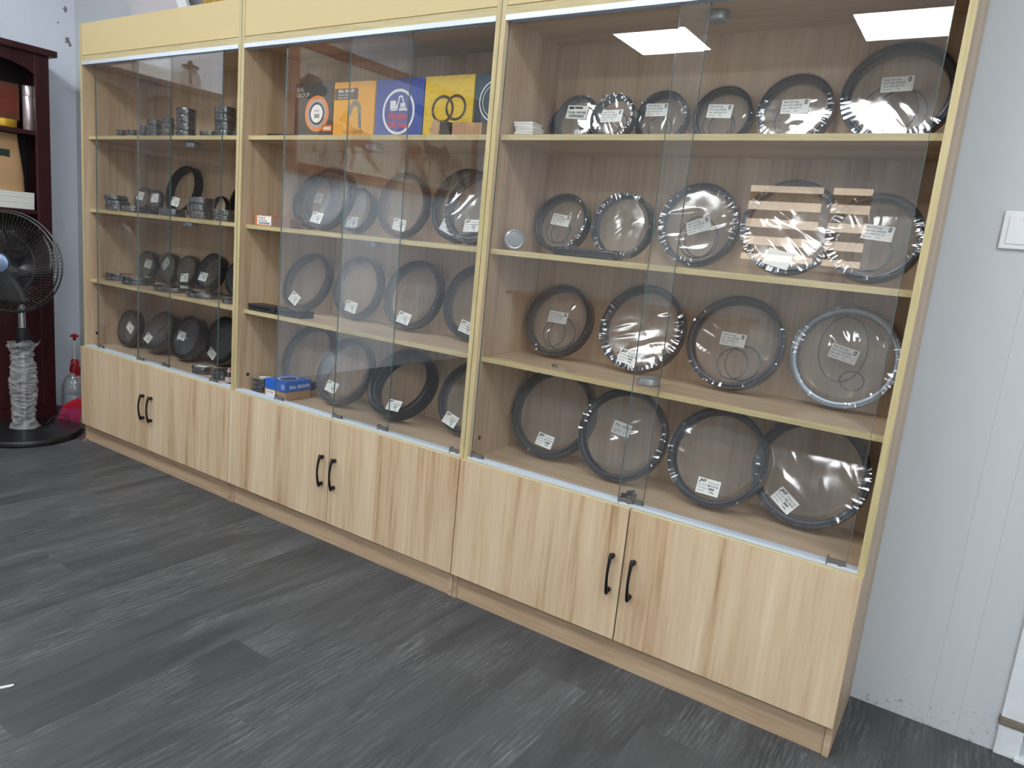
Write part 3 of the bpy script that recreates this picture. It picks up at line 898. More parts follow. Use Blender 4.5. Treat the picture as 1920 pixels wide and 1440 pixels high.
def wrap_geo(R, h, seed, na=64):
    V, F = [], []
    off = seed * 3.7
    rows = [(0.0, h, 0), (0.5, h, 0.2), (0.75, h, 0.5), (0.9, h, 1.0), (0.99, h, 1.0), (1.0, h * 0.9, 1), (1.0, h * 0.7, 1), (1.0, h * 0.5, 1), (1.0, h * 0.3, 1), (0.995, h * 0.1, 1), (0.96, 0.0003, 0)]
    for (q, z, wv) in rows:
        for k in range(na):
            a = 2 * PI * k / na
            c, s = math.cos(a), math.sin(a)
            d = mnoise.noise(Vector((c * 8 + off, s * 8, z * 120))) * 0.0016 * wv
            if q >= 0.99:
                V.append(((q * R + 0.0006 + d) * c, (q * R + 0.0006 + d) * s, z))
            else:
                V.append((q * R * c, q * R * s, z if z < 0.001 else z - abs(d) * 0.7 - 0.0002))
    for i in range(len(rows) - 1):
        for k in range(na):
            j = (k + 1) % na
            F.append((i * na + k, (i + 1) * na + k, (i + 1) * na + j, i * na + j))
    return V, F

ORD = ['bottom', 'second', 'third', 'fourth', 'fifth']
def stack(x, y, row, R, hs, label, grp, jit=0.003, seed=1):
    random.seed(seed)
    z = ZS[row] + 0.0004
    n = len(hs)
    for k, h in enumerate(hs):
        if n == 1:
            lb = label
        else:
            pos = 'top' if k == n - 1 else (ORD[k] if k == 0 else ORD[k] + ' up')
            lb = '%s ring of the %s' % (pos, label)
        rk = R * random.uniform(0.95, 1.0) if n > 1 else R
        t = thing('packed_ring', lb, 'seal ring', (x + random.uniform(-jit, jit) * (k > 0), y + random.uniform(-jit, jit) * (k > 0), z), (0, 0, random.uniform(0, 6)), group=grp)
        mk('ring_body', pack_geo(rk, h - 0.0006), M_STEEL2, t, smooth=True, angle=35)
        mk('wrap', wrap_geo(rk, h - 0.0003, seed * 13 + k), M_WRAP, t, smooth=True, angle=50)
        z += h

G1 = 'small wrapped rings stacked on the left cabinet\'s top shelf'
stack(0.078, 0.151, 1, 0.0240, [0.0240, 0.0240], 'two-high small stack farthest left on left cabinet top shelf', G1, seed=1)
stack(0.170, 0.152, 1, 0.0240, [0.0240, 0.0235], 'two-high small stack second from left on left cabinet top shelf', G1, seed=2)
stack(0.285, 0.144, 1, 0.0210, [0.0230, 0.0225, 0.0225], 'narrow three-high stack on left cabinet top shelf', G1, seed=3)
stack(0.387, 0.137, 1, 0.0335, [0.0295, 0.0295, 0.0290], 'wide three-high stack on left cabinet top shelf', G1, seed=4)
stack(0.503, 0.133, 1, 0.0270, [0.0240, 0.0240, 0.0235, 0.0235], 'slim four-high stack on left cabinet top shelf', G1, seed=5)
stack(0.660, 0.119, 1, 0.0430, [0.0320, 0.0315, 0.0315, 0.0315], 'tallest four-high stack at middle of left cabinet top shelf', G1, seed=6)
stack(0.752, 0.180, 1, 0.0440, [0.0205, 0.0200], 'low two-high stack between the tall stacks, left cabinet', G1, seed=7)
stack(0.942, 0.119, 1, 0.0450, [0.0320, 0.0315, 0.0315, 0.0315], 'tall four-high stack beside the divider, left cabinet top shelf', G1, seed=8)
stack(1.060, 0.100, 1, 0.0240, [0.0260], 'single small wrapped ring squeezed against the divider, left cabinet top shelf', G1, seed=9)
G2 = 'wrapped rings lying on the left cabinet\'s second shelf'
stack(0.082, 0.122, 2, 0.0560, [0.0250, 0.0245, 0.0245], 'three-high stack at left end of left cabinet second shelf', G2, seed=10, jit=0.006)
stack(0.206, 0.135, 2, 0.0640, [0.0310], 'flat wrapped ring in front of the two small standing rings, left cabinet', G2, seed=11)
stack(0.541, 0.135, 2, 0.0580, [0.0340], 'flat wrapped ring just right of the big black ring, left cabinet', G2, seed=12)
stack(0.767, 0.130, 2, 0.0560, [0.0310, 0.0310, 0.0310], 'three-high stack right of centre on left cabinet second shelf', G2, seed=13, jit=0.005)
stack(0.945, 0.125, 2, 0.0500, [0.0250, 0.0250], 'two-high stack next to the divider on left cabinet second shelf', G2, seed=14)
G3 = 'wrapped rings lying on the left cabinet\'s third shelf'
stack(0.084, 0.128, 3, 0.0620, [0.0185, 0.0185], 'flat pair at left end of left cabinet third shelf', G3, seed=15)
stack(0.281, 0.119, 3, 0.0760, [0.0195, 0.0195], 'wider flat pair, second on left cabinet third shelf', G3, seed=16)
stack(0.570, 0.124, 3, 0.0880, [0.0210], 'widest flat wrapped ring at middle of left cabinet third shelf', G3, seed=17)
stack(0.824, 0.116, 3, 0.0780, [0.0200], 'flat wrapped ring in front of the largest standing ring, left cabinet third shelf', G3, seed=18)
stack(1.044, 0.130, 3, 0.0740, [0.0160, 0.0155], 'flat pair beside the divider on left cabinet third shelf', G3, seed=19)
G4 = 'small wrapped rings lying in the left cabinet\'s bottom compartment'
stack(0.849, 0.090, 4, 0.0440, [0.0310], 'small flat ring with sticker on top, left cabinet bottom compartment', G4, seed=20)
stack(0.990, 0.090, 4, 0.0440, [0.0200, 0.0190], 'small flat pair beside the divider, left cabinet bottom compartment', G4, seed=21)
e4 = mk('paper_slip', box(-0.028, 0.028, -0.02, 0.02, 0, 0.0005), M_PAPER, None, loc=(0.852, 0.088, ZS[4] + 0.0322), rot=(0, 0, 0.4))
tag(e4, 'white paper slip lying on the small flat ring, left cabinet bottom', 'paper')
G5 = 'thin rings bagged together beside the blue box'
stack(1.276, 0.082, 4, 0.0420, [0.0120, 0.0120, 0.0115, 0.0115, 0.0115], 'five-high bagged stack left of the blue box', G5, seed=22, jit=0.004)
e5 = mk('paper_slip', box(-0.022, 0.022, -0.016, 0.016, 0, 0.0005), M_PAPER, None, loc=(1.284, 0.09, ZS[4] + 0.0592), rot=(0, 0, 0.7))
tag(e5, 'white paper slip on top of the bagged ring stack beside the blue box', 'paper')

# ------------------------------------------------------------------ puck lights
def puck(name_label, loc, rot=(0, 0, 0)):
    t = thing('puck_light', name_label, 'light', loc, rot, group='round silver cabinet puck lights')
    part('puckbody', 'housing', lambda: lathe([(0.0, 0.0), (0.029, 0.0), (0.0325, 0.003), (0.033, 0.012), (0.031, 0.020), (0.026, 0.0235), (0.024, 0.0225), (0.0, 0.0225)], 40), M_TIN, t, smooth=True)
    part('pucklens', 'lens', lambda: lathe([(0.0, 0.0246), (0.016, 0.0243), (0.0225, 0.0228), (0.0235, 0.0215)], 36), principled('frosted_lens', srgb(138, 142, 145), rough=0.4, bump=0.6, bscale=260), t, smooth=True)
    return t
puck('silver puck light under the top shelf of the left cabinet', (0.74, 0.10, ZS[1] - 0.0162), (PI, 0, 0))
puck('silver puck light under the second shelf of the left cabinet', (0.73, 0.10, ZS[2] - 0.0162), (PI, 0, 0))
puck('silver puck light under the top shelf of the middle cabinet', (1.81, 0.11, ZS[1] - 0.0162), (PI, 0, 0))
puck('silver puck light under the second shelf of the middle cabinet', (1.79, 0.15, ZS[2] - 0.0162), (PI, 0, 0))
puck('silver puck light on the ceiling inside the right cabinet', (2.995, 0.148, 1.8298), (PI, 0, 0))
puck('silver puck light lying face up below the bright ring, right cabinet third shelf', (2.960, 0.092, ZS[3] + 0.0003))
puck('silver puck light standing on edge at left end of right cabinet second shelf', (2.472, 0.070, ZS[2] + 0.0334), (PI / 2, 0, math.radians(35)))

# ------------------------------------------------------------------ printed cartons on the middle cabinet's top shelf
YB = 0.150
def carton(label, x0, x1, h, col, name='carton_box', yb=YB, dep=0.055, row=1, cat='box', grp='printed cartons on the middle cabinet\'s top shelf', rough=0.35):
    t = thing(name, label, cat, ((x0 + x1) / 2, yb, ZS[row] + 0.0004), group=grp)
    wd = x1 - x0
    mk('carton', box(-wd / 2 + 0.0008, wd / 2 - 0.0008, 0, dep, 0, h), principled('carton_%d' % len(MATS), col, rough=rough, var=0.12, vscale=5), t, bevel=0.0012, seg=1)
    return t, wd
def pm(name, col, rough=0.4):
    return principled('print_' + name, col, rough=rough)
P_W, P_OR, P_RED, P_DK, P_SIL = pm('white', srgb(232, 232, 230)), pm('orange', srgb(214, 122, 44)), pm('red', srgb(206, 34, 40)), pm('dark', srgb(34, 30, 28)), pm('silver', srgb(150, 150, 156), 0.3)
P_GOLD, P_GREY, P_TEAL, P_BRN = pm('gold', srgb(196, 160, 70)), pm('grey', srgb(120, 116, 106)), pm('pale_blue', srgb(160, 190, 210)), pm('brown', srgb(64, 52, 40))
EY = -0.0004
# black carton
t, wd = carton('black printed carton with orange bearing picture, leftmost on the middle top shelf', 1.333, 1.548, 0.213, srgb(30, 27, 28))
mk('print', join(at(text_geo('SEAL', 0.022), -0.100, EY, 0.182), at(text_geo('GROUP', 0.022), -0.100, EY, 0.162)), pm('cream', srgb(190, 180, 160)), t)
mk('print', join(ring_flat(0.02, 0.100, 0.052, 0.066, EY)), P_OR, t)
mk('print', join(ring_flat(0.02, 0.100, 0.042, 0.052, EY)), P_SIL, t)
mk('print', join(ring_flat(0.02, 0.100, 0.0, 0.033, EY * 1.4)), P_W, t)
mk('print', join(at(text_geo('360', 0.020, bold=0.0008, align='CENTER'), 0.02, EY * 2, 0.085), at(text_geo('SERIES', 0.010, align='CENTER'), 0.02, EY * 2, 0.107)), P_DK, t)
tg = mk('print', box(0.055, 0.105, EY, EY * 0.5, 0.036, 0.056), P_OR, t)
mk('lettering', at(text_geo('RINGS', 0.013, bold=0.0006, align='CENTER'), 0.08, EY * 1.6, 0.0415), P_W, tg)
# orange carton
t, wd = carton('orange yellow carton with arched seal picture on the middle top shelf', 1.551, 1.764, 0.209, srgb(226, 160, 36))
lb_ = mk('print', box(-wd / 2 + 0.004, 0.020, EY, EY * 0.5, 0.146, 0.186), P_BRN, t)
mk('lettering', join(at(text_geo('SEAL GROUP', 0.014, bold=0.0003), -0.083, EY * 1.6, 0.172), at(text_geo('Hydraulic Seal', 0.0095), -0.083, EY * 1.6, 0.161), at(text_geo('Import and sell', 0.0095), -0.083, EY * 1.6, 0.151)), P_W, lb_)
arch = []
for k in range(15):
    a = PI * (0.02 + 0.98 * k / 14)
    arch.append((0.008 + 0.030 * math.cos(a), 0.110 + 0.034 * math.sin(a)))
inn = [(0.008 + 0.014 * math.cos(PI * (0.02 + 0.98 * k / 14)), 0.106 + 0.018 * math.sin(PI * (0.02 + 0.98 * k / 14))) for k in range(14, -1, -1)]
outl = [(0.044, 0.046)] + arch + [(-0.030, 0.092), (-0.014, 0.088)] + inn + [(0.026, 0.046)]
mk('print', poly(outl, EY, EY * 0.5), P_GREY, t)
mk('print', poly([(0.040, 0.028), (0.030, 0.085), (0.028, 0.095), (0.032, 0.095), (0.036, 0.08), (0.044, 0.046)], EY * 1.7, EY * 1.3), P_BRN, t)
mk('print', at(text_geo('SEAL GROUP', 0.018, align='CENTER'), 0.004, EY, 0.026), P_BRN, t)
# blue carton
t, wd = carton('blue carton with white ring emblem and excavator on the middle top shelf', 1.767, 1.993, 0.210, srgb(34, 74, 158))
mk('print', ring_flat(0.0, 0.099, 0.068, 0.077, EY, sx=0.98), P_W, t)
ex = [box(-0.040, -0.014, EY, EY * 0.5, 0.098, 0.126), box(-0.038, -0.008, EY, EY * 0.5, 0.092, 0.0965), box(0.002, 0.040, EY, EY * 0.5, 0.092, 0.0985), box(0.006, 0.036, EY, EY * 0.5, 0.1005, 0.1035), box(0.008, 0.030, EY, EY * 0.5, 0.105, 0.117),
      poly([(-0.006, 0.116), (0.000, 0.116), (0.004, 0.138), (-0.001, 0.141)], EY, EY * 0.5), poly([(0.000, 0.141), (0.004, 0.136), (0.014, 0.138), (0.013, 0.144)], EY, EY * 0.5), poly([(0.011, 0.139), (0.016, 0.141), (0.026, 0.117), (0.021, 0.116)], EY, EY * 0.5), poly([(-0.014, 0.098), (-0.004, 0.098), (-0.003, 0.116), (-0.010, 0.116)], EY, EY * 0.5)]
mk('print', at(join(*ex), 0, 0, 0.011), P_W, t)
mk('print', join(at(text_geo('Floating', 0.031, bold=0.0009, shear=0.2, align='CENTER'), 0.0, EY * 1.5, 0.075), at(text_geo('Oil Seal', 0.031, bold=0.0009, shear=0.2, align='CENTER'), 0.0, EY * 1.5, 0.046)), P_RED, t)
# yellow carton
t, wd = carton('yellow carton with two interlocked rings on the middle top shelf', 1.996, 2.208, 0.211, srgb(222, 186, 50))
diag = []
random.seed(2)
for r_ in range(9):
    for c_ in range(4):
        z = 0.012 + r_ * 0.023
        x = -0.098 + c_ * 0.052 + (r_ % 2) * 0.02
        if x + 0.04 < wd / 2:
            diag.append(xf(text_geo('SEAL GROUP', 0.0062), Matrix.Translation((x, EY * 0.6, z)) @ Matrix.Rotation(-0.35, 4, 'Y')))
mk('print', join(*diag), pm('ochre', srgb(176, 142, 40)), t)
mk('print', join(ring_flat(-0.022, 0.103, 0.036, 0.046, EY, sx=1.05)), P_BRN, t)
mk('print', join(ring_flat(0.034, 0.108, 0.033, 0.042, EY * 1.6, sx=1.05)), P_BRN, t)
mk('print', at(text_geo('SEAL GROUP', 0.021), -0.075, EY, 0.030), P_BRN, t)
# dark teal carton
t, wd = carton('dark teal carton with white circle, half hidden by the cabinet divider', 2.211, 2.370, 0.212, srgb(38, 62, 74))
mk('print', join(ring_flat(0.006, 0.125, 0.061, 0.065, EY), ring_flat(0.006, 0.125, 0.050, 0.052, EY)), P_W, t)
mk('print', poly([(-0.02, 0.15), (-0.01, 0.155), (0.0, 0.09), (-0.005, 0.085)], EY, EY * 0.5), P_W, t)
# small parcels in front of the yellow carton
M_KRAFT = principled('kraft_card', srgb(178, 140, 100), rough=0.6, var=0.25, vscale=18)
M_TAPE = principled('brown_tape', srgb(172, 132, 106), rough=0.2, bump=0.5, bscale=60)
t = thing('torn_parcel', 'torn kraft parcel with black wrapping in front of the yellow carton', 'parcel', (2.145, 0.075, ZS[1] + 0.0003), (0, 0, 0.05))
mk('card', poly([(-0.045, 0), (-0.012, 0), (-0.010, 0.052), (-0.020, 0.049), (-0.028, 0.056), (-0.044, 0.050)], 0, 0.05), M_KRAFT, t, bevel=0.001, seg=1)
mk('black_wrap', poly([(-0.012, 0), (0.030, 0), (0.034, 0.034), (0.022, 0.050), (0.008, 0.046), (-0.010, 0.054)], 0.002, 0.05), M_BLACK, t, bevel=0.002, seg=2)
t = thing('taped_parcel', 'long brown taped parcel beside the divider on the middle top shelf', 'parcel', (2.245, 0.080, ZS[1] + 0.0003), (0, 0, 0.03))
mk('card', box(-0.058, 0.056, 0, 0.05, 0, 0.046), M_KRAFT, t, bevel=0.0015)
mk('tape', box(-0.060, -0.006, -0.0008, 0.0508, -0.0001, 0.0468), M_TAPE, t, bevel=0.001, seg=1)
# flat things on the same shelf
t = thing('seal_strip', 'flat black rubber strip at left end of the middle top shelf', 'seal', (1.335, 0.095, ZS[1] + 0.0003), (0, 0, 0.1))
mk('strip', join(box(-0.065, 0.075, -0.012, 0.012, 0, 0.014), xf(lathe([(0, 0), (0.012, 0), (0.012, 0.014), (0, 0.014)], 20), Matrix.Translation((-0.065, 0, 0)))), M_BLACK, t, bevel=0.0)
t = thing('flat_ring', 'thin black ring lying flat before the black carton, middle top shelf', 'seal ring', (1.505, 0.095, ZS[1] + 0.0003))
mk('ring_body', lathe([(0.036, 0), (0.045, 0), (0.046, 0.004), (0.044, 0.009), (0.038, 0.009), (0.035, 0.005)], 48, closed=True), M_BLACK, t, smooth=True)

# ------------------------------------------------------------------ small cartons and cases lower down in the middle cabinet
t = thing('small_carton', 'small orange carton with white barcode label on the middle second shelf', 'box', (1.292, 0.080, ZS[2] + 0.0003), (0, 0, 0.03))
mk('carton', box(-0.050, 0.050, -0.03, 0.035, 0, 0.040), principled('orange_card', srgb(206, 128, 78), rough=0.5), t, bevel=0.001, seg=1)
lb_ = mk('sticker', box(-0.034, 0.046, -0.0306, -0.0301, 0.004, 0.037), M_PAPER, t)
bars = [at(text_geo('TP-6F-10', 0.0105, bold=0.0003), -0.028, -0.0309, 0.026), at(text_geo('FLOATING SEAL', 0.0075, bold=0.0002), -0.030, -0.0309, 0.017)]
random.seed(8)
x = -0.026
while x < 0.036:
    b = random.choice((0.0008, 0.0014, 0.002))
    bars.append(box(x, x + b, -0.0309, -0.0307, 0.006, 0.014))
    x += b + random.choice((0.001, 0.0016))
mk('printing', join(*bars), M_INK, lb_)
t = thing('small_carton', 'small plain brown carton right of the orange one, middle second shelf', 'box', (1.402, 0.075, ZS[2] + 0.0003), (0, 0, 0.02))
mk('carton', box(-0.052, 0.054, -0.03, 0.03, 0, 0.036), principled('brown_card', srgb(122, 96, 78), rough=0.5), t, bevel=0.001, seg=1)
mk('tape', box(-0.0525, 0.0545, -0.008, 0.008, 0.0355, 0.0366), M_TAPE, t)
t = thing('flat_case', 'long flat black case lying at left end of the middle third shelf', 'case', (1.388, 0.072, ZS[3] + 0.0003), (0, 0, 0.07))
mk('tray', box(-0.145, 0.145, -0.036, 0.036, 0.0, 0.013), M_BLACK, t, bevel=0.003)
mk('lid', box(-0.146, 0.146, -0.037, 0.037, 0.0136, 0.027), M_BLACK, t, bevel=0.0035)
mk('clasp', box(-0.010, 0.010, -0.0395, -0.037, 0.008, 0.019), M_RUBBER, t, bevel=0.0006, seg=1)
t = thing('kraft_carton', 'brown kraft carton under the blue carton, middle bottom compartment', 'box', (1.417, 0.098, ZS[4] + 0.0003), (0, 0, 0.06))
mk('carton', box(-0.060, 0.060, -0.066, 0.066, 0, 0.036), M_KRAFT, t, bevel=0.0012, seg=1)
lb_ = mk('sticker', box(-0.050, 0.004, -0.0667, -0.0661, 0.006, 0.031), M_PAPER, t)
mk('printing', join(at(text_geo('FLOATING', 0.008, bold=0.0003), -0.046, -0.0670, 0.021), at(text_geo('SEAL 2PCS', 0.008), -0.046, -0.0670, 0.011)), M_INK, lb_)
t = thing('blue_carton', 'blue carton lettered SEAL GROUPS on top of the kraft carton', 'box', (1.420, 0.098, ZS[4] + 0.0367), (0, 0, 0.02))
mk('carton', box(-0.061, 0.061, -0.067, 0.067, 0, 0.040), principled('blue_card', srgb(28, 96, 186), rough=0.32), t, bevel=0.0012, seg=1)
mk('print', xf(at(text_geo('SEAL GROUPS', 0.0185, bold=0.0003, align='CENTER', sx=0.9), 0.004, -0.0614, 0.012), Matrix.Rotation(PI / 2, 4, 'Z')), P_W, t)
mk('print', join(at(ring_flat(0.046, 0.02, 0.0085, 0.0100, -0.0674, 28)), at(text_geo('S', 0.014, bold=0.0004, align='CENTER'), 0.046, -0.0674, 0.0152)), P_W, t)
mk('print', xf(ring_flat(0.0, 0.0, 0.039, 0.044, 0.0, 48, sx=0.8), Matrix.Translation((0.0, 0.0, 0.0404)) @ Matrix.Rotation(-PI / 2, 4, 'X')), P_W, t)
mk('print', xf(ring_flat(0.0, 0.0, 0.0, 0.036, 0.0, 48, sx=0.8), Matrix.Translation((0.0, 0.0, 0.0404)) @ Matrix.Rotation(-PI / 2, 4, 'X')), pm('navy', srgb(40, 44, 84)), t)
# small bottle next to the divider in the left cabinet
t = thing('glue_bottle', 'small dark bottle with pink white print beside the divider, left bottom compartment', 'bottle', (1.088, 0.058, ZS[4] + 0.0003))
mk('bottle', lathe([(0, 0), (0.014, 0), (0.0155, 0.003), (0.0155, 0.034), (0.010, 0.044), (0.007, 0.047), (0.007, 0.052), (0, 0.052)], 24), M_BLACK, t, smooth=True)
mk('cap', lathe([(0.0085, 0.048), (0.0085, 0.056), (0.005, 0.058), (0.003, 0.068), (0, 0.068)], 20), principled('pink_cap', srgb(196, 150, 148), rough=0.4), t, smooth=True)
mk('label_band', lathe([(0.0158, 0.006), (0.0158, 0.030)], 24), principled('label_print', srgb(222, 206, 206), rough=0.4, var=0.8, vscale=180), t, smooth=True)

# ------------------------------------------------------------------ small things in the right cabinet
for k, (dx, dz, rz, nm) in enumerate(((0, 0, 0.06, 'bottom'), (0.003, 0.0153, -0.03, 'middle'), (-0.004, 0.0306, 0.08, 'top'))):
    t = thing('flat_box', '%s flat white box of three stacked at left of right cabinet top shelf' % nm, 'box', (2.462 + dx, 0.105, ZS[1] + 0.0004 + dz), (0, 0, rz), group='flat white boxes on the right top shelf')
    mk('tray', box(-0.032, 0.032, -0.028, 0.03, 0, 0.0085), principled('white_card', srgb(222, 222, 216), rough=0.55), t, bevel=0.0008, seg=1)
    mk('lid', box(-0.0328, 0.0328, -0.0288, 0.0308, 0.0088, 0.0148), principled('white_card', srgb(222, 222, 216)), t, bevel=0.0008, seg=1)
t = thing('seal_pack', 'flat black seals in clear bag lying before the first two rings, right cabinet', 'seal pack', (2.732, 0.072, ZS[2] + 0.0003), (0, 0, 0.04))
for k in range(4):
    mk('seal_strip', box(-0.100, 0.098 - 0.003 * k, -0.026, 0.026, 0.0008 + k * 0.0066, 0.0066 + k * 0.0066), M_BLACK, t, bevel=0.0014, seg=2)
def bag_geo():
    V, F = [], []
    n, m = 40, 20
    for i in range(n + 1):
        u = i / n
        x = -0.106 + 0.226 * u
        for j in range(m):
            a = 2 * PI * j / m
            cy, cz = math.cos(a), math.sin(a)
            py = math.copysign(abs(cy) ** 0.35, cy) * 0.030
            pz = 0.0152 + math.copysign(abs(cz) ** 0.35, cz) * (0.0148 if u < 0.93 else 0.0148 * (1 - (u - 0.93) / 0.09))
            d = mnoise.noise(Vector((x * 60, py * 60, pz * 60))) * 0.0012
            V.append((x, py + d, max(0.0002, pz + d)))
    for i in range(n):
        for j in range(m):
            k = (j + 1) % m
            F.append((i * m + j, i * m + k, (i + 1) * m + k, (i + 1) * m + j))
    F.append(tuple(range(m)))
    F.append(tuple(n * m + j for j in range(m))[::-1])
    return V, F
mk('clear_bag', bag_geo(), clear_sheet('seal_bag_film', (0.95, 0.955, 0.96, 1), 1.2, 0.0, 0.08, milk=0.006, bump=0.4, bscale=70.0), t, smooth=True, angle=60)
t = thing('spring_clip', 'small dark spring clip lying below the leftmost ring, right third shelf', 'clip', (2.655, 0.085, ZS[3] + 0.0003), (0, 0, -0.3))
mk('jaws', join(box(-0.010, 0.010, -0.006, 0.006, 0, 0.003), box(-0.010, 0.008, -0.006, 0.006, 0.007, 0.010), box(-0.011, -0.008, -0.006, 0.006, 0, 0.010)), M_CLIP, t, bevel=0.0008, seg=1)
mk('wire', tube([(0.008, 0, 0.002), (0.04, 0.001, 0.0012), (0.09, -0.001, 0.0012)], 0.0008, 6), M_CLIP, t)
t = thing('rubber_wedge', 'small black rubber glass stop lying before the two-line sticker ring', 'rubber stop', (2.952, 0.062, ZS[4] + 0.0003), (0, 0, 0.35))
mk('wedge', poly([(-0.020, 0), (-0.004, 0), (0.0, 0.010), (0.020, 0.012), (0.022, 0.026), (0.002, 0.022), (-0.006, 0.012), (-0.018, 0.012)], -0.010, 0.010), M_RUBBER, t, bevel=0.0015)
mk('plug', xf(lathe([(0, 0), (0.007, 0), (0.007, 0.010), (0, 0.010)], 18), Matrix.Translation((0.022, -0.012, 0.018)) @ Matrix.Rotation(PI / 2, 4, 'X')), M_CLIP, t, smooth=True)

# ------------------------------------------------------------------ light switch on the back wall
t = thing('light_switch', 'white square wall light switch at the right edge beside the cabinet', 'light switch', (3.765, YW - 0.0002, 1.328))
M_SW = principled('switch_plastic', srgb(232, 234, 236), rough=0.3)
mk('plate', box(-0.046, 0.046, -0.009, 0.0, -0.045, 0.045), M_SW, t, bevel=0.003)
mk('rocker', box(-0.034, 0.034, -0.0115, -0.008, -0.033, 0.033), M_SW, t, bevel=0.0012)
mk('indicator', box(-0.006, 0.006, -0.0121, -0.0114, 0.024, 0.026), M_INK, t)

# ------------------------------------------------------------------ maroon bookcase against the left wall
M_MAR = wood('maroon_lacquer', [(0.34, srgb(42, 18, 21)), (0.5, srgb(56, 23, 27)), (0.66, srgb(66, 29, 33))], 'Z', rough=0.28, wide=18, fine=90)
bc = thing('bookcase', 'dark maroon lacquered bookcase with arched open shelves against the left wall', 'bookcase', (0, 0, 0))
X0, X1, Y0, Y1, ZT = XL + 0.003, -0.50, -1.15, 0.092, 1.90
M_DARK = principled('bookcase_inside', srgb(34, 22, 22), rough=0.5)
mk('cornice', box(X0, X1 + 0.03, Y0 - 0.03, Y1 + 0.03, ZT, ZT + 0.032), M_MAR, bc, bevel=0.005)
mk('side_panel', box(X0, X1 - 0.02, Y1 - 0.02, Y1, 0.06, ZT), M_MAR, bc, bevel=0.001, seg=1)
mk('side_panel', box(X0, X1 - 0.02, Y0, Y0 + 0.02, 0.06, ZT), M_MAR, bc, bevel=0.001, seg=1)
mk('back_panel', box(X0, X0 + 0.01, Y0 + 0.02, Y1 - 0.02, 0.06, ZT), M_DARK, bc)
mk('plinth', box(X0, X1 + 0.004, Y0, Y1, 0.0, 0.075), M_MAR, bc, bevel=0.002)
bays = [(Y0, -0.53), (-0.53, Y1)]
SW = 0.068
for (a, b_) in ((Y1 - SW, Y1), (-0.53 - SW / 2, -0.53 + SW / 2), (Y0, Y0 + SW)):
    mk('stile', box(X1 - 0.02, X1, a, b_, 0.075, ZT), M_MAR, bc, bevel=0.003)
# arched head rails
for (a, b_) in ((Y0 + SW, -0.53 - SW / 2), (-0.53 + SW / 2, Y1 - SW)):
    n = 16
    pts = [(a, ZT), (b_, ZT)]
    for k in range(n + 1):
        u = 1 - k / n
        yy = a + (b_ - a) * u
        pts.append((yy, 1.800 + 0.055 * (1 - (2 * u - 1) ** 2) ** 0.7))
    V, F = poly(pts, 0, 0.02)
    mk('arched_rail', ([(X1 - yv, xv, zv) for xv, yv, zv in V], F), M_MAR, bc, bevel=0.0)
    for z in (1.502, 1.104, 0.700):
        mk('shelf', box(X0 + 0.01, X1 - 0.002, a, b_, z, z + 0.022), M_MAR, bc, bevel=0.002, seg=1)
    yy = (a + b_) / 2
    for (p, q) in ((a + 0.001, yy - 0.001), (yy + 0.001, b_ - 0.001)):
        d = mk('lower_door', box(X1 - 0.019, X1 - 0.002, p, q, 0.078, 0.698), M_MAR, bc, bevel=0.003)
        mk('knob', xf(lathe([(0, 0), (0.006, 0), (0.006, 0.01), (0.012, 0.014), (0.012, 0.020), (0, 0.023)], 20), Matrix.Translation((X1 - 0.002, q - 0.03 if p < yy - 0.05 and q < yy + 0.01 else p + 0.03, 0.4)) @ Matrix.Rotation(PI / 2, 4, 'Y')), M_CHROME, d, smooth=True)
# what stands in it
ZA, ZB = 1.5242, 1.1262
t = thing('thermos', 'slim brushed steel thermos on the upper shelf of the maroon bookcase', 'thermos', (-0.560, 0.018, ZA))
mk('body', lathe([(0, 0), (0.024, 0), (0.0265, 0.003), (0.0265, 0.165), (0.024, 0.170), (0.0, 0.170)], 32), principled('brushed_pink_steel', srgb(206, 190, 190), rough=0.28, metal=0.7), t, smooth=True)
mk('lid', lathe([(0.0, 0.1705), (0.0262, 0.1705), (0.0265, 0.174), (0.0265, 0.216), (0.024, 0.220), (0, 0.220)], 32), principled('brushed_pink_steel', srgb(206, 190, 190)), t, smooth=True)
t = thing('gift_box', 'copper coloured upright box standing on the yellow tin in the bookcase', 'box', (-0.605, -0.076, ZA + 0.0425), (0, 0, 0.0))
mk('box', box(-0.035, 0.035, -0.055, 0.055, 0, 0.178), principled('copper_card', srgb(118, 76, 58), rough=0.3, metal=0.3, var=0.5, vscale=9), t, bevel=0.002)
mk('panel', box(0.0352, 0.036, -0.035, 0.045, 0.03, 0.15), principled('rust_print', srgb(122, 54, 36), rough=0.4, var=0.6, vscale=14), t)
t = thing('yellow_tin', 'round yellow tin lying under the copper box in the maroon bookcase', 'tin', (-0.600, -0.085, ZA + 0.0002))
mk('tin', lathe([(0, 0), (0.058, 0), (0.060, 0.003), (0.060, 0.026), (0, 0.026)], 40), principled('yellow_tin_paint', srgb(204, 160, 42), rough=0.3, metal=0.3), t, smooth=True)
mk('lid', lathe([(0.0615, 0.026), (0.0615, 0.039), (0.058, 0.0415), (0, 0.0415)], 40), principled('yellow_tin_paint', srgb(204, 160, 42)), t, smooth=True)
t = thing('paper_bag', 'brown kraft paper bag with green window on the bookcase\'s middle shelf', 'bag', (-0.570, -0.115, ZB + 0.087))
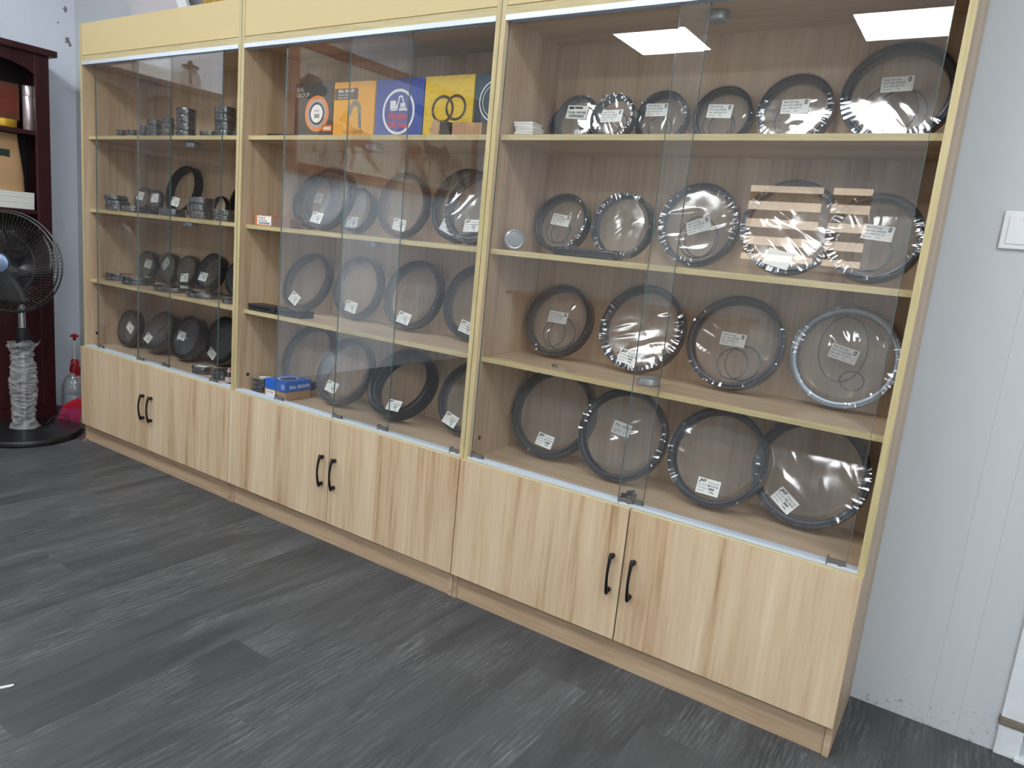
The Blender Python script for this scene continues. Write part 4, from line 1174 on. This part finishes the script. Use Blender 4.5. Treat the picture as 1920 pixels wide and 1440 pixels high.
def bagv():
    V = []
    for z, hx, hy in ((0, 0.040, 0.100), (0.08, 0.042, 0.098), (0.16, 0.034, 0.090), (0.22, 0.018, 0.084), (0.27, 0.005, 0.082), (0.285, 0.004, 0.082)):
        for a in range(20):
            t_ = 2 * PI * a / 20
            c, s = math.cos(t_), math.sin(t_)
            d = mnoise.noise(Vector((c * 3, s * 3, z * 30))) * 0.006
            V.append((math.copysign(abs(c) ** 0.5, c) * (hx + d), math.copysign(abs(s) ** 0.4, s) * hy, z))
    F = []
    for i in range(5):
        for a in range(20):
            b = (a + 1) % 20
            F.append((i * 20 + a, i * 20 + b, (i + 1) * 20 + b, (i + 1) * 20 + a))
    F += [tuple(range(20))[::-1], tuple(100 + a for a in range(20))]
    return V, F
mk('bag_body', bagv(), principled('kraft_paper', srgb(172, 136, 96), rough=0.7, bump=0.5, bscale=25), t, smooth=True, angle=60)
mk('window_label', box(0.0425, 0.0435, -0.045, 0.03, 0.10, 0.20), principled('green_label', srgb(48, 66, 56), rough=0.35, var=0.7, vscale=20), t, rot=(0, -0.06, 0))
for k in range(3):
    t = thing('paper_ream', '%s white paper ream of three stacked under the paper bag in the bookcase' % ('bottom', 'middle', 'top')[k], 'paper', (-0.595, -0.10, ZB + 0.0004 + k * 0.0287), (0, 0, 0.02 * (k - 1)), group='paper reams in the bookcase')
    mk('sheets', box(-0.085, 0.085, -0.150, 0.112, 0, 0.0275), principled('ream_paper', srgb(226, 226, 220), rough=0.6, var=0.35, vscale=2.0, vstretch=(1, 1, 200)), t, bevel=0.0008, seg=1)
    mk('cover', box(-0.0855, 0.0855, -0.1505, 0.1125, 0.0275, 0.0283), M_PAPER, t)
# on top of the bookcase: papers and a glass jug (seen mirrored in the glass)
for k in range(2):
    t = thing('paper_stack', 'stack of white printed sheets on top of the maroon bookcase, %s pile' % ('nearer', 'farther')[k], 'paper', (-0.62, -0.35 - 0.32 * k, ZT + 0.0325), (0, 0, 0.06 * k))
    mk('sheets', box(-0.10, 0.10, -0.145, 0.145, 0, 0.10 - 0.03 * k), principled('ream_paper', srgb(226, 226, 220)), t, bevel=0.001, seg=1)
    mk('cover', box(-0.10, 0.10, -0.145, 0.145, 0.1002 - 0.03 * k, 0.1008 - 0.03 * k), M_PAPER, t)
t = thing('glass_jug', 'round glass jug with dark lid on top of the maroon bookcase', 'jug', (-0.60, -0.93, ZT + 0.0325))
mk('jug', lathe([(0.0, 0.001), (0.055, 0.001), (0.066, 0.02), (0.064, 0.07), (0.045, 0.11), (0.045, 0.125)], 32), clear_sheet('jug_glass', (0.8, 0.75, 0.7, 1), 1.5, 0.04, 0.03), t, smooth=True)
mk('lid', lathe([(0, 0.126), (0.048, 0.126), (0.048, 0.14), (0.015, 0.145), (0.012, 0.17), (0, 0.172)], 28), M_BLACK, t, smooth=True)
mk('handle', tube([(0.05, 0.03, 0.11), (0.085, 0.05, 0.10), (0.085, 0.05, 0.04), (0.06, 0.035, 0.03)], 0.006, 8), M_BLACK, t, smooth=True)

# ------------------------------------------------------------------ pedestal fan wrapped in plastic
FX, FY_ = -0.235, -0.180
t = thing('pedestal_fan', 'black pedestal fan with bagged pole before the maroon bookcase', 'fan', (FX, FY_, 0))
M_BASE = principled('fan_base_plastic', srgb(26, 26, 28), rough=0.32, var=0.2, vscale=8)
mk('base', lathe([(0, 0.001), (0.236, 0.001), (0.246, 0.006), (0.248, 0.020), (0.243, 0.030), (0.225, 0.034), (0.06, 0.038), (0.045, 0.046), (0, 0.046)], 72), M_BASE, t, smooth=True)
mk('pole', lathe([(0.0, 0.04), (0.017, 0.04), (0.017, 0.66), (0.013, 0.662), (0.013, 0.73), (0, 0.73)], 24), M_CHROME, t, smooth=True)
mk('collar', lathe([(0.0, 0.44), (0.026, 0.44), (0.027, 0.45), (0.027, 0.545), (0.020, 0.552), (0, 0.552)], 28), M_BLACK, t, smooth=True)
mk('lock_knob', xf(lathe([(0, 0), (0.012, 0), (0.014, 0.006), (0.014, 0.022), (0.0, 0.024)], 18), Matrix.Translation((0.02, 0.012, 0.505)) @ Matrix.Rotation(0.5, 4, 'Z') @ Matrix.Rotation(PI / 2, 4, 'Y')), M_BLACK, t, smooth=True)
def pole_bag():
    V, F = [], []
    n, m = 90, 44
    for i in range(n + 1):
        u = i / n
        z = 0.045 + 0.435 * u
        base = 0.060 - 0.005 * math.sin(u * 9) + 0.006 * mnoise.noise(Vector((u * 7, 2, 1)))
        if u < 0.05:
            base += 0.012 * (0.05 - u) / 0.05
        if u > 0.93:
            base += 0.02 * (u - 0.93) / 0.07
        cx = 0.012 * mnoise.noise(Vector((u * 4, 9, 3)))
        for j in range(m):
            a = 2 * PI * j / m
            c, s = math.cos(a), math.sin(a)
            fold = abs(mnoise.noise(Vector((c * 1.3 + 3, s * 1.3, u * 22 + 0.8 * c)))) * 0.034
            fold += mnoise.noise(Vector((c * 3, s * 3, u * 44))) * 0.006
            zz = z + (0.03 * mnoise.noise(Vector((c * 1.5, s * 1.5, 4))) * (u > 0.9) * (u - 0.9) / 0.1)
            V.append((cx + (base - fold) * c, (base - fold) * s, zz))
    for i in range(n):
        for j in range(m):
            k = (j + 1) % m
            F.append((i * m + j, i * m + k, (i + 1) * m + k, (i + 1) * m + j))
    return V, F
mb, N, L = newmat('cloudy_plastic')
out = N.new('ShaderNodeOutputMaterial')
b1 = N.new('ShaderNodeBsdfPrincipled')
b1.inputs['Base Color'].default_value = srgb(196, 196, 196)
b1.inputs['Roughness'].default_value = 0.28
trn = N.new('ShaderNodeBsdfTransparent')
trn.inputs[0].default_value = (0.95, 0.95, 0.95, 1)
mxs = N.new('ShaderNodeMixShader')
mxs.inputs[0].default_value = 0.30
L.new(trn.outputs[0], mxs.inputs[1])
L.new(b1.outputs[0], mxs.inputs[2])
L.new(mxs.outputs[0], out.inputs[0])
bg = mk('plastic_bag', pole_bag(), mb, t, smooth=True, angle=50)
bg['label'] = 'wrinkled cloudy plastic bag around the pole'
# head: facing towards -Y and slightly +X
fd = Vector((0.60, -0.80, 0.0)).normalized()
rz_ = math.atan2(fd.y, fd.x) + PI / 2          # local -Y -> fd
HM = Matrix.Translation((0, 0, 0.875)) @ Matrix.Rotation(rz_, 4, 'Z')
mk('motor', xf(lathe([(0, 0.11), (0.05, 0.105), (0.068, 0.08), (0.070, 0.0), (0.055, -0.03), (0, -0.035)], 32, 'Y'), HM), M_BLACK, t, smooth=True)
mk('neck', xf(join(box(-0.018, 0.018, 0.0, 0.05, -0.16, -0.05)), HM), M_BLACK, t, bevel=0.005)
def cage(Rm, y0, y1, rin, nw, bulge, wire=0.0011):
    gs = [torus(Rm, 0.0042, 72, 8)]
    gs[0] = at(gs[0], 0, y1, 0)
    gs.append(at(torus(rin, 0.003, 40, 6), 0, y0, 0))
    gs.append(at(torus((Rm + rin) * 0.55, 0.0016, 60, 5), 0, y0 + (y1 - y0) * 0.22, 0))
    for k in range(nw):
        a = 2 * PI * k / nw
        pts = []
        for q in range(6):
            u = q / 5
            r = rin + (Rm - rin) * u
            tw = 0.35 * u
            y = y0 + (y1 - y0) * (u ** bulge)
            pts.append((r * math.cos(a + tw), y, r * math.sin(a + tw)))
        gs.append(tube(pts, wire, 4, caps=False))
    return join(*gs)
M_WIRE = principled('cage_wire', srgb(96, 96, 98), rough=0.25, metal=0.9)
mk('front_grill', xf(cage(0.232, -0.160, -0.095, 0.045, 84, 3.0), HM), M_WIRE, t, smooth=True)
mk('rear_grill', xf(cage(0.240, 0.02, -0.075, 0.06, 72, 4.0), HM), M_WIRE, t, smooth=True)
mk('hub_badge', xf(lathe([(0, -0.172), (0.030, -0.170), (0.046, -0.160), (0.048, -0.150), (0, -0.150)], 32, 'Y'), HM), principled('badge_blue', srgb(120, 140, 168), rough=0.25, metal=0.4), t, smooth=True)
for k in range(3):
    V, F = [], []
    for i in range(9):
        u = i / 8
        r = 0.045 + 0.160 * u
        for j in range(7):
            v = j / 6 - 0.5
            ang = 2 * PI * k / 3 + v * (1.0 + 0.35 * math.sin(PI * u)) + 0.35 * u
            V.append((r * math.cos(ang), -0.075 + v * 0.06, r * math.sin(ang)))
    for i in range(8):
        for j in range(6):
            F.append((i * 7 + j, i * 7 + j + 1, (i + 1) * 7 + j + 1, (i + 1) * 7 + j))
    bl = mk('blade', xf((V, F), HM), principled('blade_plastic', srgb(28, 23, 23), rough=0.35), t, smooth=True)
    so = bl.modifiers.new('thick', 'SOLIDIFY')
    so.thickness = 0.003
mk('blade_hub', xf(lathe([(0, -0.112), (0.038, -0.108), (0.048, -0.09), (0.048, -0.05), (0, -0.05)], 32, 'Y'), HM), M_BLACK, t, smooth=True)
mk('power_cord', tube([(0.00, 0.10, 0.045), (-0.005, 0.15, 0.085), (0.005, 0.19, 0.075), (0.03, 0.22, 0.030), (0.06, 0.245, 0.006), (0.13, 0.255, 0.004), (0.20, 0.265, 0.004)], 0.0032, 8), M_BLACK, t, smooth=True)

# ------------------------------------------------------------------ sprayer bottle and broom in the corner
t = thing('pump_sprayer', 'clear pump sprayer bottle with red pump top in the corner', 'sprayer', (-0.545, 0.215, 0))
M_CLEARP = clear_sheet('sprayer_plastic', (0.80, 0.84, 0.88, 1), 1.2, 0.03, 0.12, milk=0.28)
mk('bottle', lathe([(0, 0.002), (0.058, 0.002), (0.066, 0.010), (0.067, 0.105), (0.064, 0.112), (0.067, 0.119), (0.066, 0.160), (0.052, 0.200), (0.030, 0.225), (0.022, 0.232), (0.022, 0.238)], 40), M_CLEARP, t, smooth=True)
M_REDP = principled('red_plastic', srgb(158, 24, 34), rough=0.32)
mk('pump_head', join(lathe([(0.0, 0.236), (0.026, 0.236), (0.027, 0.240), (0.027, 0.262), (0.022, 0.272), (0.020, 0.305), (0.014, 0.312), (0, 0.312)], 28)), M_REDP, t, smooth=True)
mk('trigger', box(0.018, 0.034, -0.012, 0.012, 0.195, 0.272), M_REDP, t, bevel=0.004)
mk('nozzle', tube([(0.0, -0.01, 0.285), (0.03, -0.03, 0.290), (0.045, -0.042, 0.290)], [0.010, 0.008, 0.006], 12), M_REDP, t, smooth=True)
mk('plunger_rod', tube([(0, 0, 0.31), (0, 0, 0.425)], 0.0034, 10), M_TRIM, t, smooth=True)
mk('plunger_knob', lathe([(0, 0.418), (0.007, 0.420), (0.008, 0.436), (0.022, 0.441), (0.023, 0.446), (0.012, 0.455), (0, 0.457)], 28), M_REDP, t, smooth=True)
ang_b = math.atan2(0.23, 0.22)
t = thing('broom_head', 'red broom head with pink and green bristles standing on the floor by the sprayer', 'broom', (-0.285, 0.185, 0), (0, 0, 0.80))
V, F = [], []
nb = 24
for i in range(nb + 1):
    u = i / nb * 2 - 1
    h = 0.085 + 0.062 * (1 - abs(u) ** 2.2)
    for (yy, zz) in ((-0.022, 0.082), (-0.022, h - 0.012), (-0.012, h), (0.012, h), (0.022, h - 0.012), (0.022, 0.082)):
        V.append((u * 0.155, yy, max(zz, 0.083)))
for i in range(nb):
    for j in range(6):
        k = (j + 1) % 6
        F.append((i * 6 + j, i * 6 + k, (i + 1) * 6 + k, (i + 1) * 6 + j))
F += [tuple(range(6)), tuple(nb * 6 + j for j in range(6))[::-1]]
cap = mk('cap', (V, F), principled('broom_red', srgb(186, 22, 44), rough=0.35), t, smooth=True, angle=40)
mk('cap_print', join(*[box(-0.03 + 0.013 * k, -0.022 + 0.013 * k, -0.0226, -0.0222, 0.100, 0.106) for k in range(5)]), P_W, cap)
def bristles(u0, u1, n, seed):
    random.seed(seed)
    V, F = [], []
    for k in range(n):
        u = random.uniform(u0, u1)
        y = random.uniform(-0.018, 0.018)
        x0 = u * 0.148
        x1 = u * 0.180 + random.uniform(-0.006, 0.006)
        y1 = y * 1.5 + random.uniform(-0.005, 0.005)
        w_ = 0.0009
        o = len(V)
        V += [(x0 - w_, y, 0.09), (x0 + w_, y, 0.09), (x0, y + 2 * w_, 0.09), (x1 - w_, y1, 0.001), (x1 + w_, y1, 0.001), (x1, y1 + 2 * w_, 0.001)]
        F += [(o, o + 1, o + 4, o + 3), (o + 1, o + 2, o + 5, o + 4), (o + 2, o, o + 3, o + 5)]
    return V, F
for nm, u0, u1, col, sd in (('pink_bristles', -1.0, -0.35, srgb(176, 42, 92), 1), ('green_bristles', -0.35, 0.35, srgb(120, 148, 66), 2), ('pink_bristles', 0.35, 1.0, srgb(176, 42, 92), 3)):
    b = mk(nm, bristles(u0, u1, 1300 if sd == 1 else 750, sd), principled('bristle_' + nm, col, rough=0.5), t)
    b['kind'] = 'stuff'
mk('handle', tube([(0, 0, 0.13), (0.0, 0.02, 0.2)], [0.014, 0.013], 16), principled('broom_red', srgb(186, 22, 44)), t, smooth=True)

# ------------------------------------------------------------------ boards stored on top of the left cabinet
t = thing('stored_board', 'grey board with white edge stored slanting on top of the left cabinet', 'board', (0.36, 0.20, 1.9968), (0, 0, 0))
g = box(0, 0.60, 0, 0.02, 0, 0.36)
Mx = Matrix.Rotation(math.radians(-37), 4, 'Y')
# wedge-shaped sheet whose slanting side shows as a diagonal
mk('sheet', poly([(-0.215, 0.0), (0.165, 0.0), (-0.05, 0.32), (-0.43, 0.32)], 0, 0.012), principled('lilac_board', srgb(186, 182, 186), rough=0.6), t, bevel=0.001, seg=1)
mk('white_edge', poly([(0.166, 0.0), (0.235, 0.0), (0.02, 0.32), (-0.049, 0.32)], -0.003, 0.016), M_TRIM, t, bevel=0.001, seg=1)
t = thing('gold_board', 'golden patterned board stored on top of the left cabinet', 'board', (0.72, 0.23, 1.9968))
mk('sheet', box(-0.115, 0.40, 0, 0.015, 0, 0.30), principled('gold_pattern', srgb(200, 158, 40), rough=0.45, var=0.8, vscale=40), t, bevel=0.001, seg=1)
mk('rim', box(-0.120, 0.405, -0.002, 0.017, -0.0, 0.010), pm('gold_rim', srgb(150, 112, 30)), t)

# ------------------------------------------------------------------ scraps on the floor
sc_ = mk('paper_scrap', poly([(-0.022, 0), (0.016, 0.001), (0.023, 0.004), (-0.01, 0.0035)], -0.003, 0.004), principled('scrap', srgb(214, 214, 206), rough=0.7), None, loc=(1.9, -1.135, 0.0005), rot=(0, 0, 1.1))
tag(sc_, 'thin white paper scrap on the dark floor near the bottom edge', 'scrap')

# ------------------------------------------------------------------ rest of the room (seen mirrored in the glass)
t = thing('framed_painting', 'wide landscape painting with running horses in wooden frame on left wall', 'painting', (XL + 0.002, -2.9, 1.57))
M_FRAMEW = wood('frame_wood', [(0.34, srgb(120, 62, 30)), (0.5, srgb(158, 88, 44)), (0.66, srgb(178, 106, 58))], 'Y', rough=0.35, wide=20, fine=90)
PWD, PH = 2.3, 0.95
mk('frame', join(box(0, 0.035, -PWD / 2, PWD / 2, 0, 0.07), box(0, 0.035, -PWD / 2, PWD / 2, PH - 0.07, PH), box(0, 0.035, -PWD / 2, -PWD / 2 + 0.07, 0.07, PH - 0.07), box(0, 0.035, PWD / 2 - 0.07, PWD / 2, 0.07, PH - 0.07)), M_FRAMEW, t)
mk('canvas', box(0, 0.012, -PWD / 2 + 0.07, PWD / 2 - 0.07, 0.07, PH - 0.07), principled('canvas_mist', srgb(236, 220, 196), rough=0.6, var=0.45, vscale=2.6), t)
horse = [(-0.16, 0.20), (-0.13, 0.27), (-0.02, 0.28), (0.06, 0.29), (0.12, 0.37), (0.145, 0.40), (0.15, 0.37), (0.20, 0.32), (0.185, 0.30), (0.14, 0.31), (0.11, 0.22), (0.09, 0.18), (0.15, 0.11), (0.16, 0.02), (0.14, 0.02), (0.125, 0.10), (0.06, 0.16), (0.03, 0.08), (0.06, 0.0), (0.04, 0.0), (0.01, 0.08), (0.02, 0.16), (-0.06, 0.16), (-0.10, 0.09), (-0.17, 0.04), (-0.18, 0.06), (-0.12, 0.12), (-0.12, 0.17), (-0.16, 0.06), (-0.23, 0.0), (-0.24, 0.02), (-0.19, 0.08), (-0.16, 0.17), (-0.24, 0.19), (-0.28, 0.14), (-0.25, 0.22)]
for k, (yy, zz, s, col) in enumerate(((-0.80, 0.10, 1.0, (120, 72, 44)), (-0.50, 0.14, 1.05, (74, 52, 40)), (-0.20, 0.10, 1.1, (168, 96, 56)), (0.12, 0.13, 1.05, (216, 200, 180)), (0.45, 0.10, 1.1, (150, 78, 46)), (0.76, 0.14, 1.0, (190, 140, 100)))):
    V, F = poly([(p[0] * s, p[1] * s) for p in horse], 0, 0.0012)
    mk('painted_horse', ([(0.0135 - yv + 0.0006 * (k % 2), xv + yy, zv + zz) for xv, yv, zv in V], F), principled('horse_%d' % k, srgb(*col), rough=0.6), t)
for k, (yy, zz, r) in enumerate(((-0.9, 0.66, 0.16), (-0.6, 0.72, 0.12), (0.95, 0.62, 0.13), (-0.3, 0.70, 0.08))):
    pts = []
    random.seed(k)
    for q in range(18):
        rr = r * random.uniform(0.7, 1.1)
        pts.append((rr * 1.3 * math.cos(q * PI / 9), rr * 0.7 * math.sin(q * PI / 9)))
    V, F = poly(pts, 0, 0.001)
    mk('painted_cloud', ([(0.0128 - yv, xv + yy, zv + zz) for xv, yv, zv in V], F), principled('ink_wash', srgb(104, 88, 78), rough=0.6), t)
# window with blinds on the wall behind the camera
wn = struct(mk('window_1', join(box(1.55, 2.75, YF, YF + 0.03, 1.22, 1.28), box(1.55, 2.75, YF, YF + 0.03, 1.98, 2.04), box(1.55, 1.61, YF, YF + 0.03, 1.28, 1.98), box(2.69, 2.75, YF, YF + 0.03, 1.28, 1.98), box(2.28, 2.36, YF, YF + 0.03, 1.28, 1.98)), M_TRIM))
mk('pane', box(1.61, 2.69, YF + 0.003, YF + 0.008, 1.28, 1.98), principled('daylit_pane', srgb(240, 226, 204), rough=0.3, emit=(1.0, 0.82, 0.62, 1), estr=3.0), wn)
for k in range(4):
    mk('blind_slat', box(1.61, 2.69, YF + 0.012, YF + 0.018, 1.34 + k * 0.165, 1.425 + k * 0.165), principled('tan_slat', srgb(190, 150, 112), rough=0.5), wn)
# low counter across the room
t = thing('wooden_counter', 'brown wooden counter standing across the room', 'counter', (1.0, -4.2, 0))
M_BRN = wood('brown_veneer', [(0.34, srgb(96, 60, 36)), (0.5, srgb(124, 80, 50)), (0.66, srgb(146, 98, 62))], 'X', rough=0.35, wide=10, fine=80)
mk('top', box(-1.1, 1.1, -0.36, 0.36, 0.74, 0.77), M_BRN, t, bevel=0.003)
mk('front_panel', box(-1.02, 1.02, 0.28, 0.30, 0.05, 0.74), M_BRN, t)
for x in (-1.04, 1.02):
    mk('end_panel', box(x, x + 0.02, -0.32, 0.32, 0.0, 0.74), M_BRN, t)
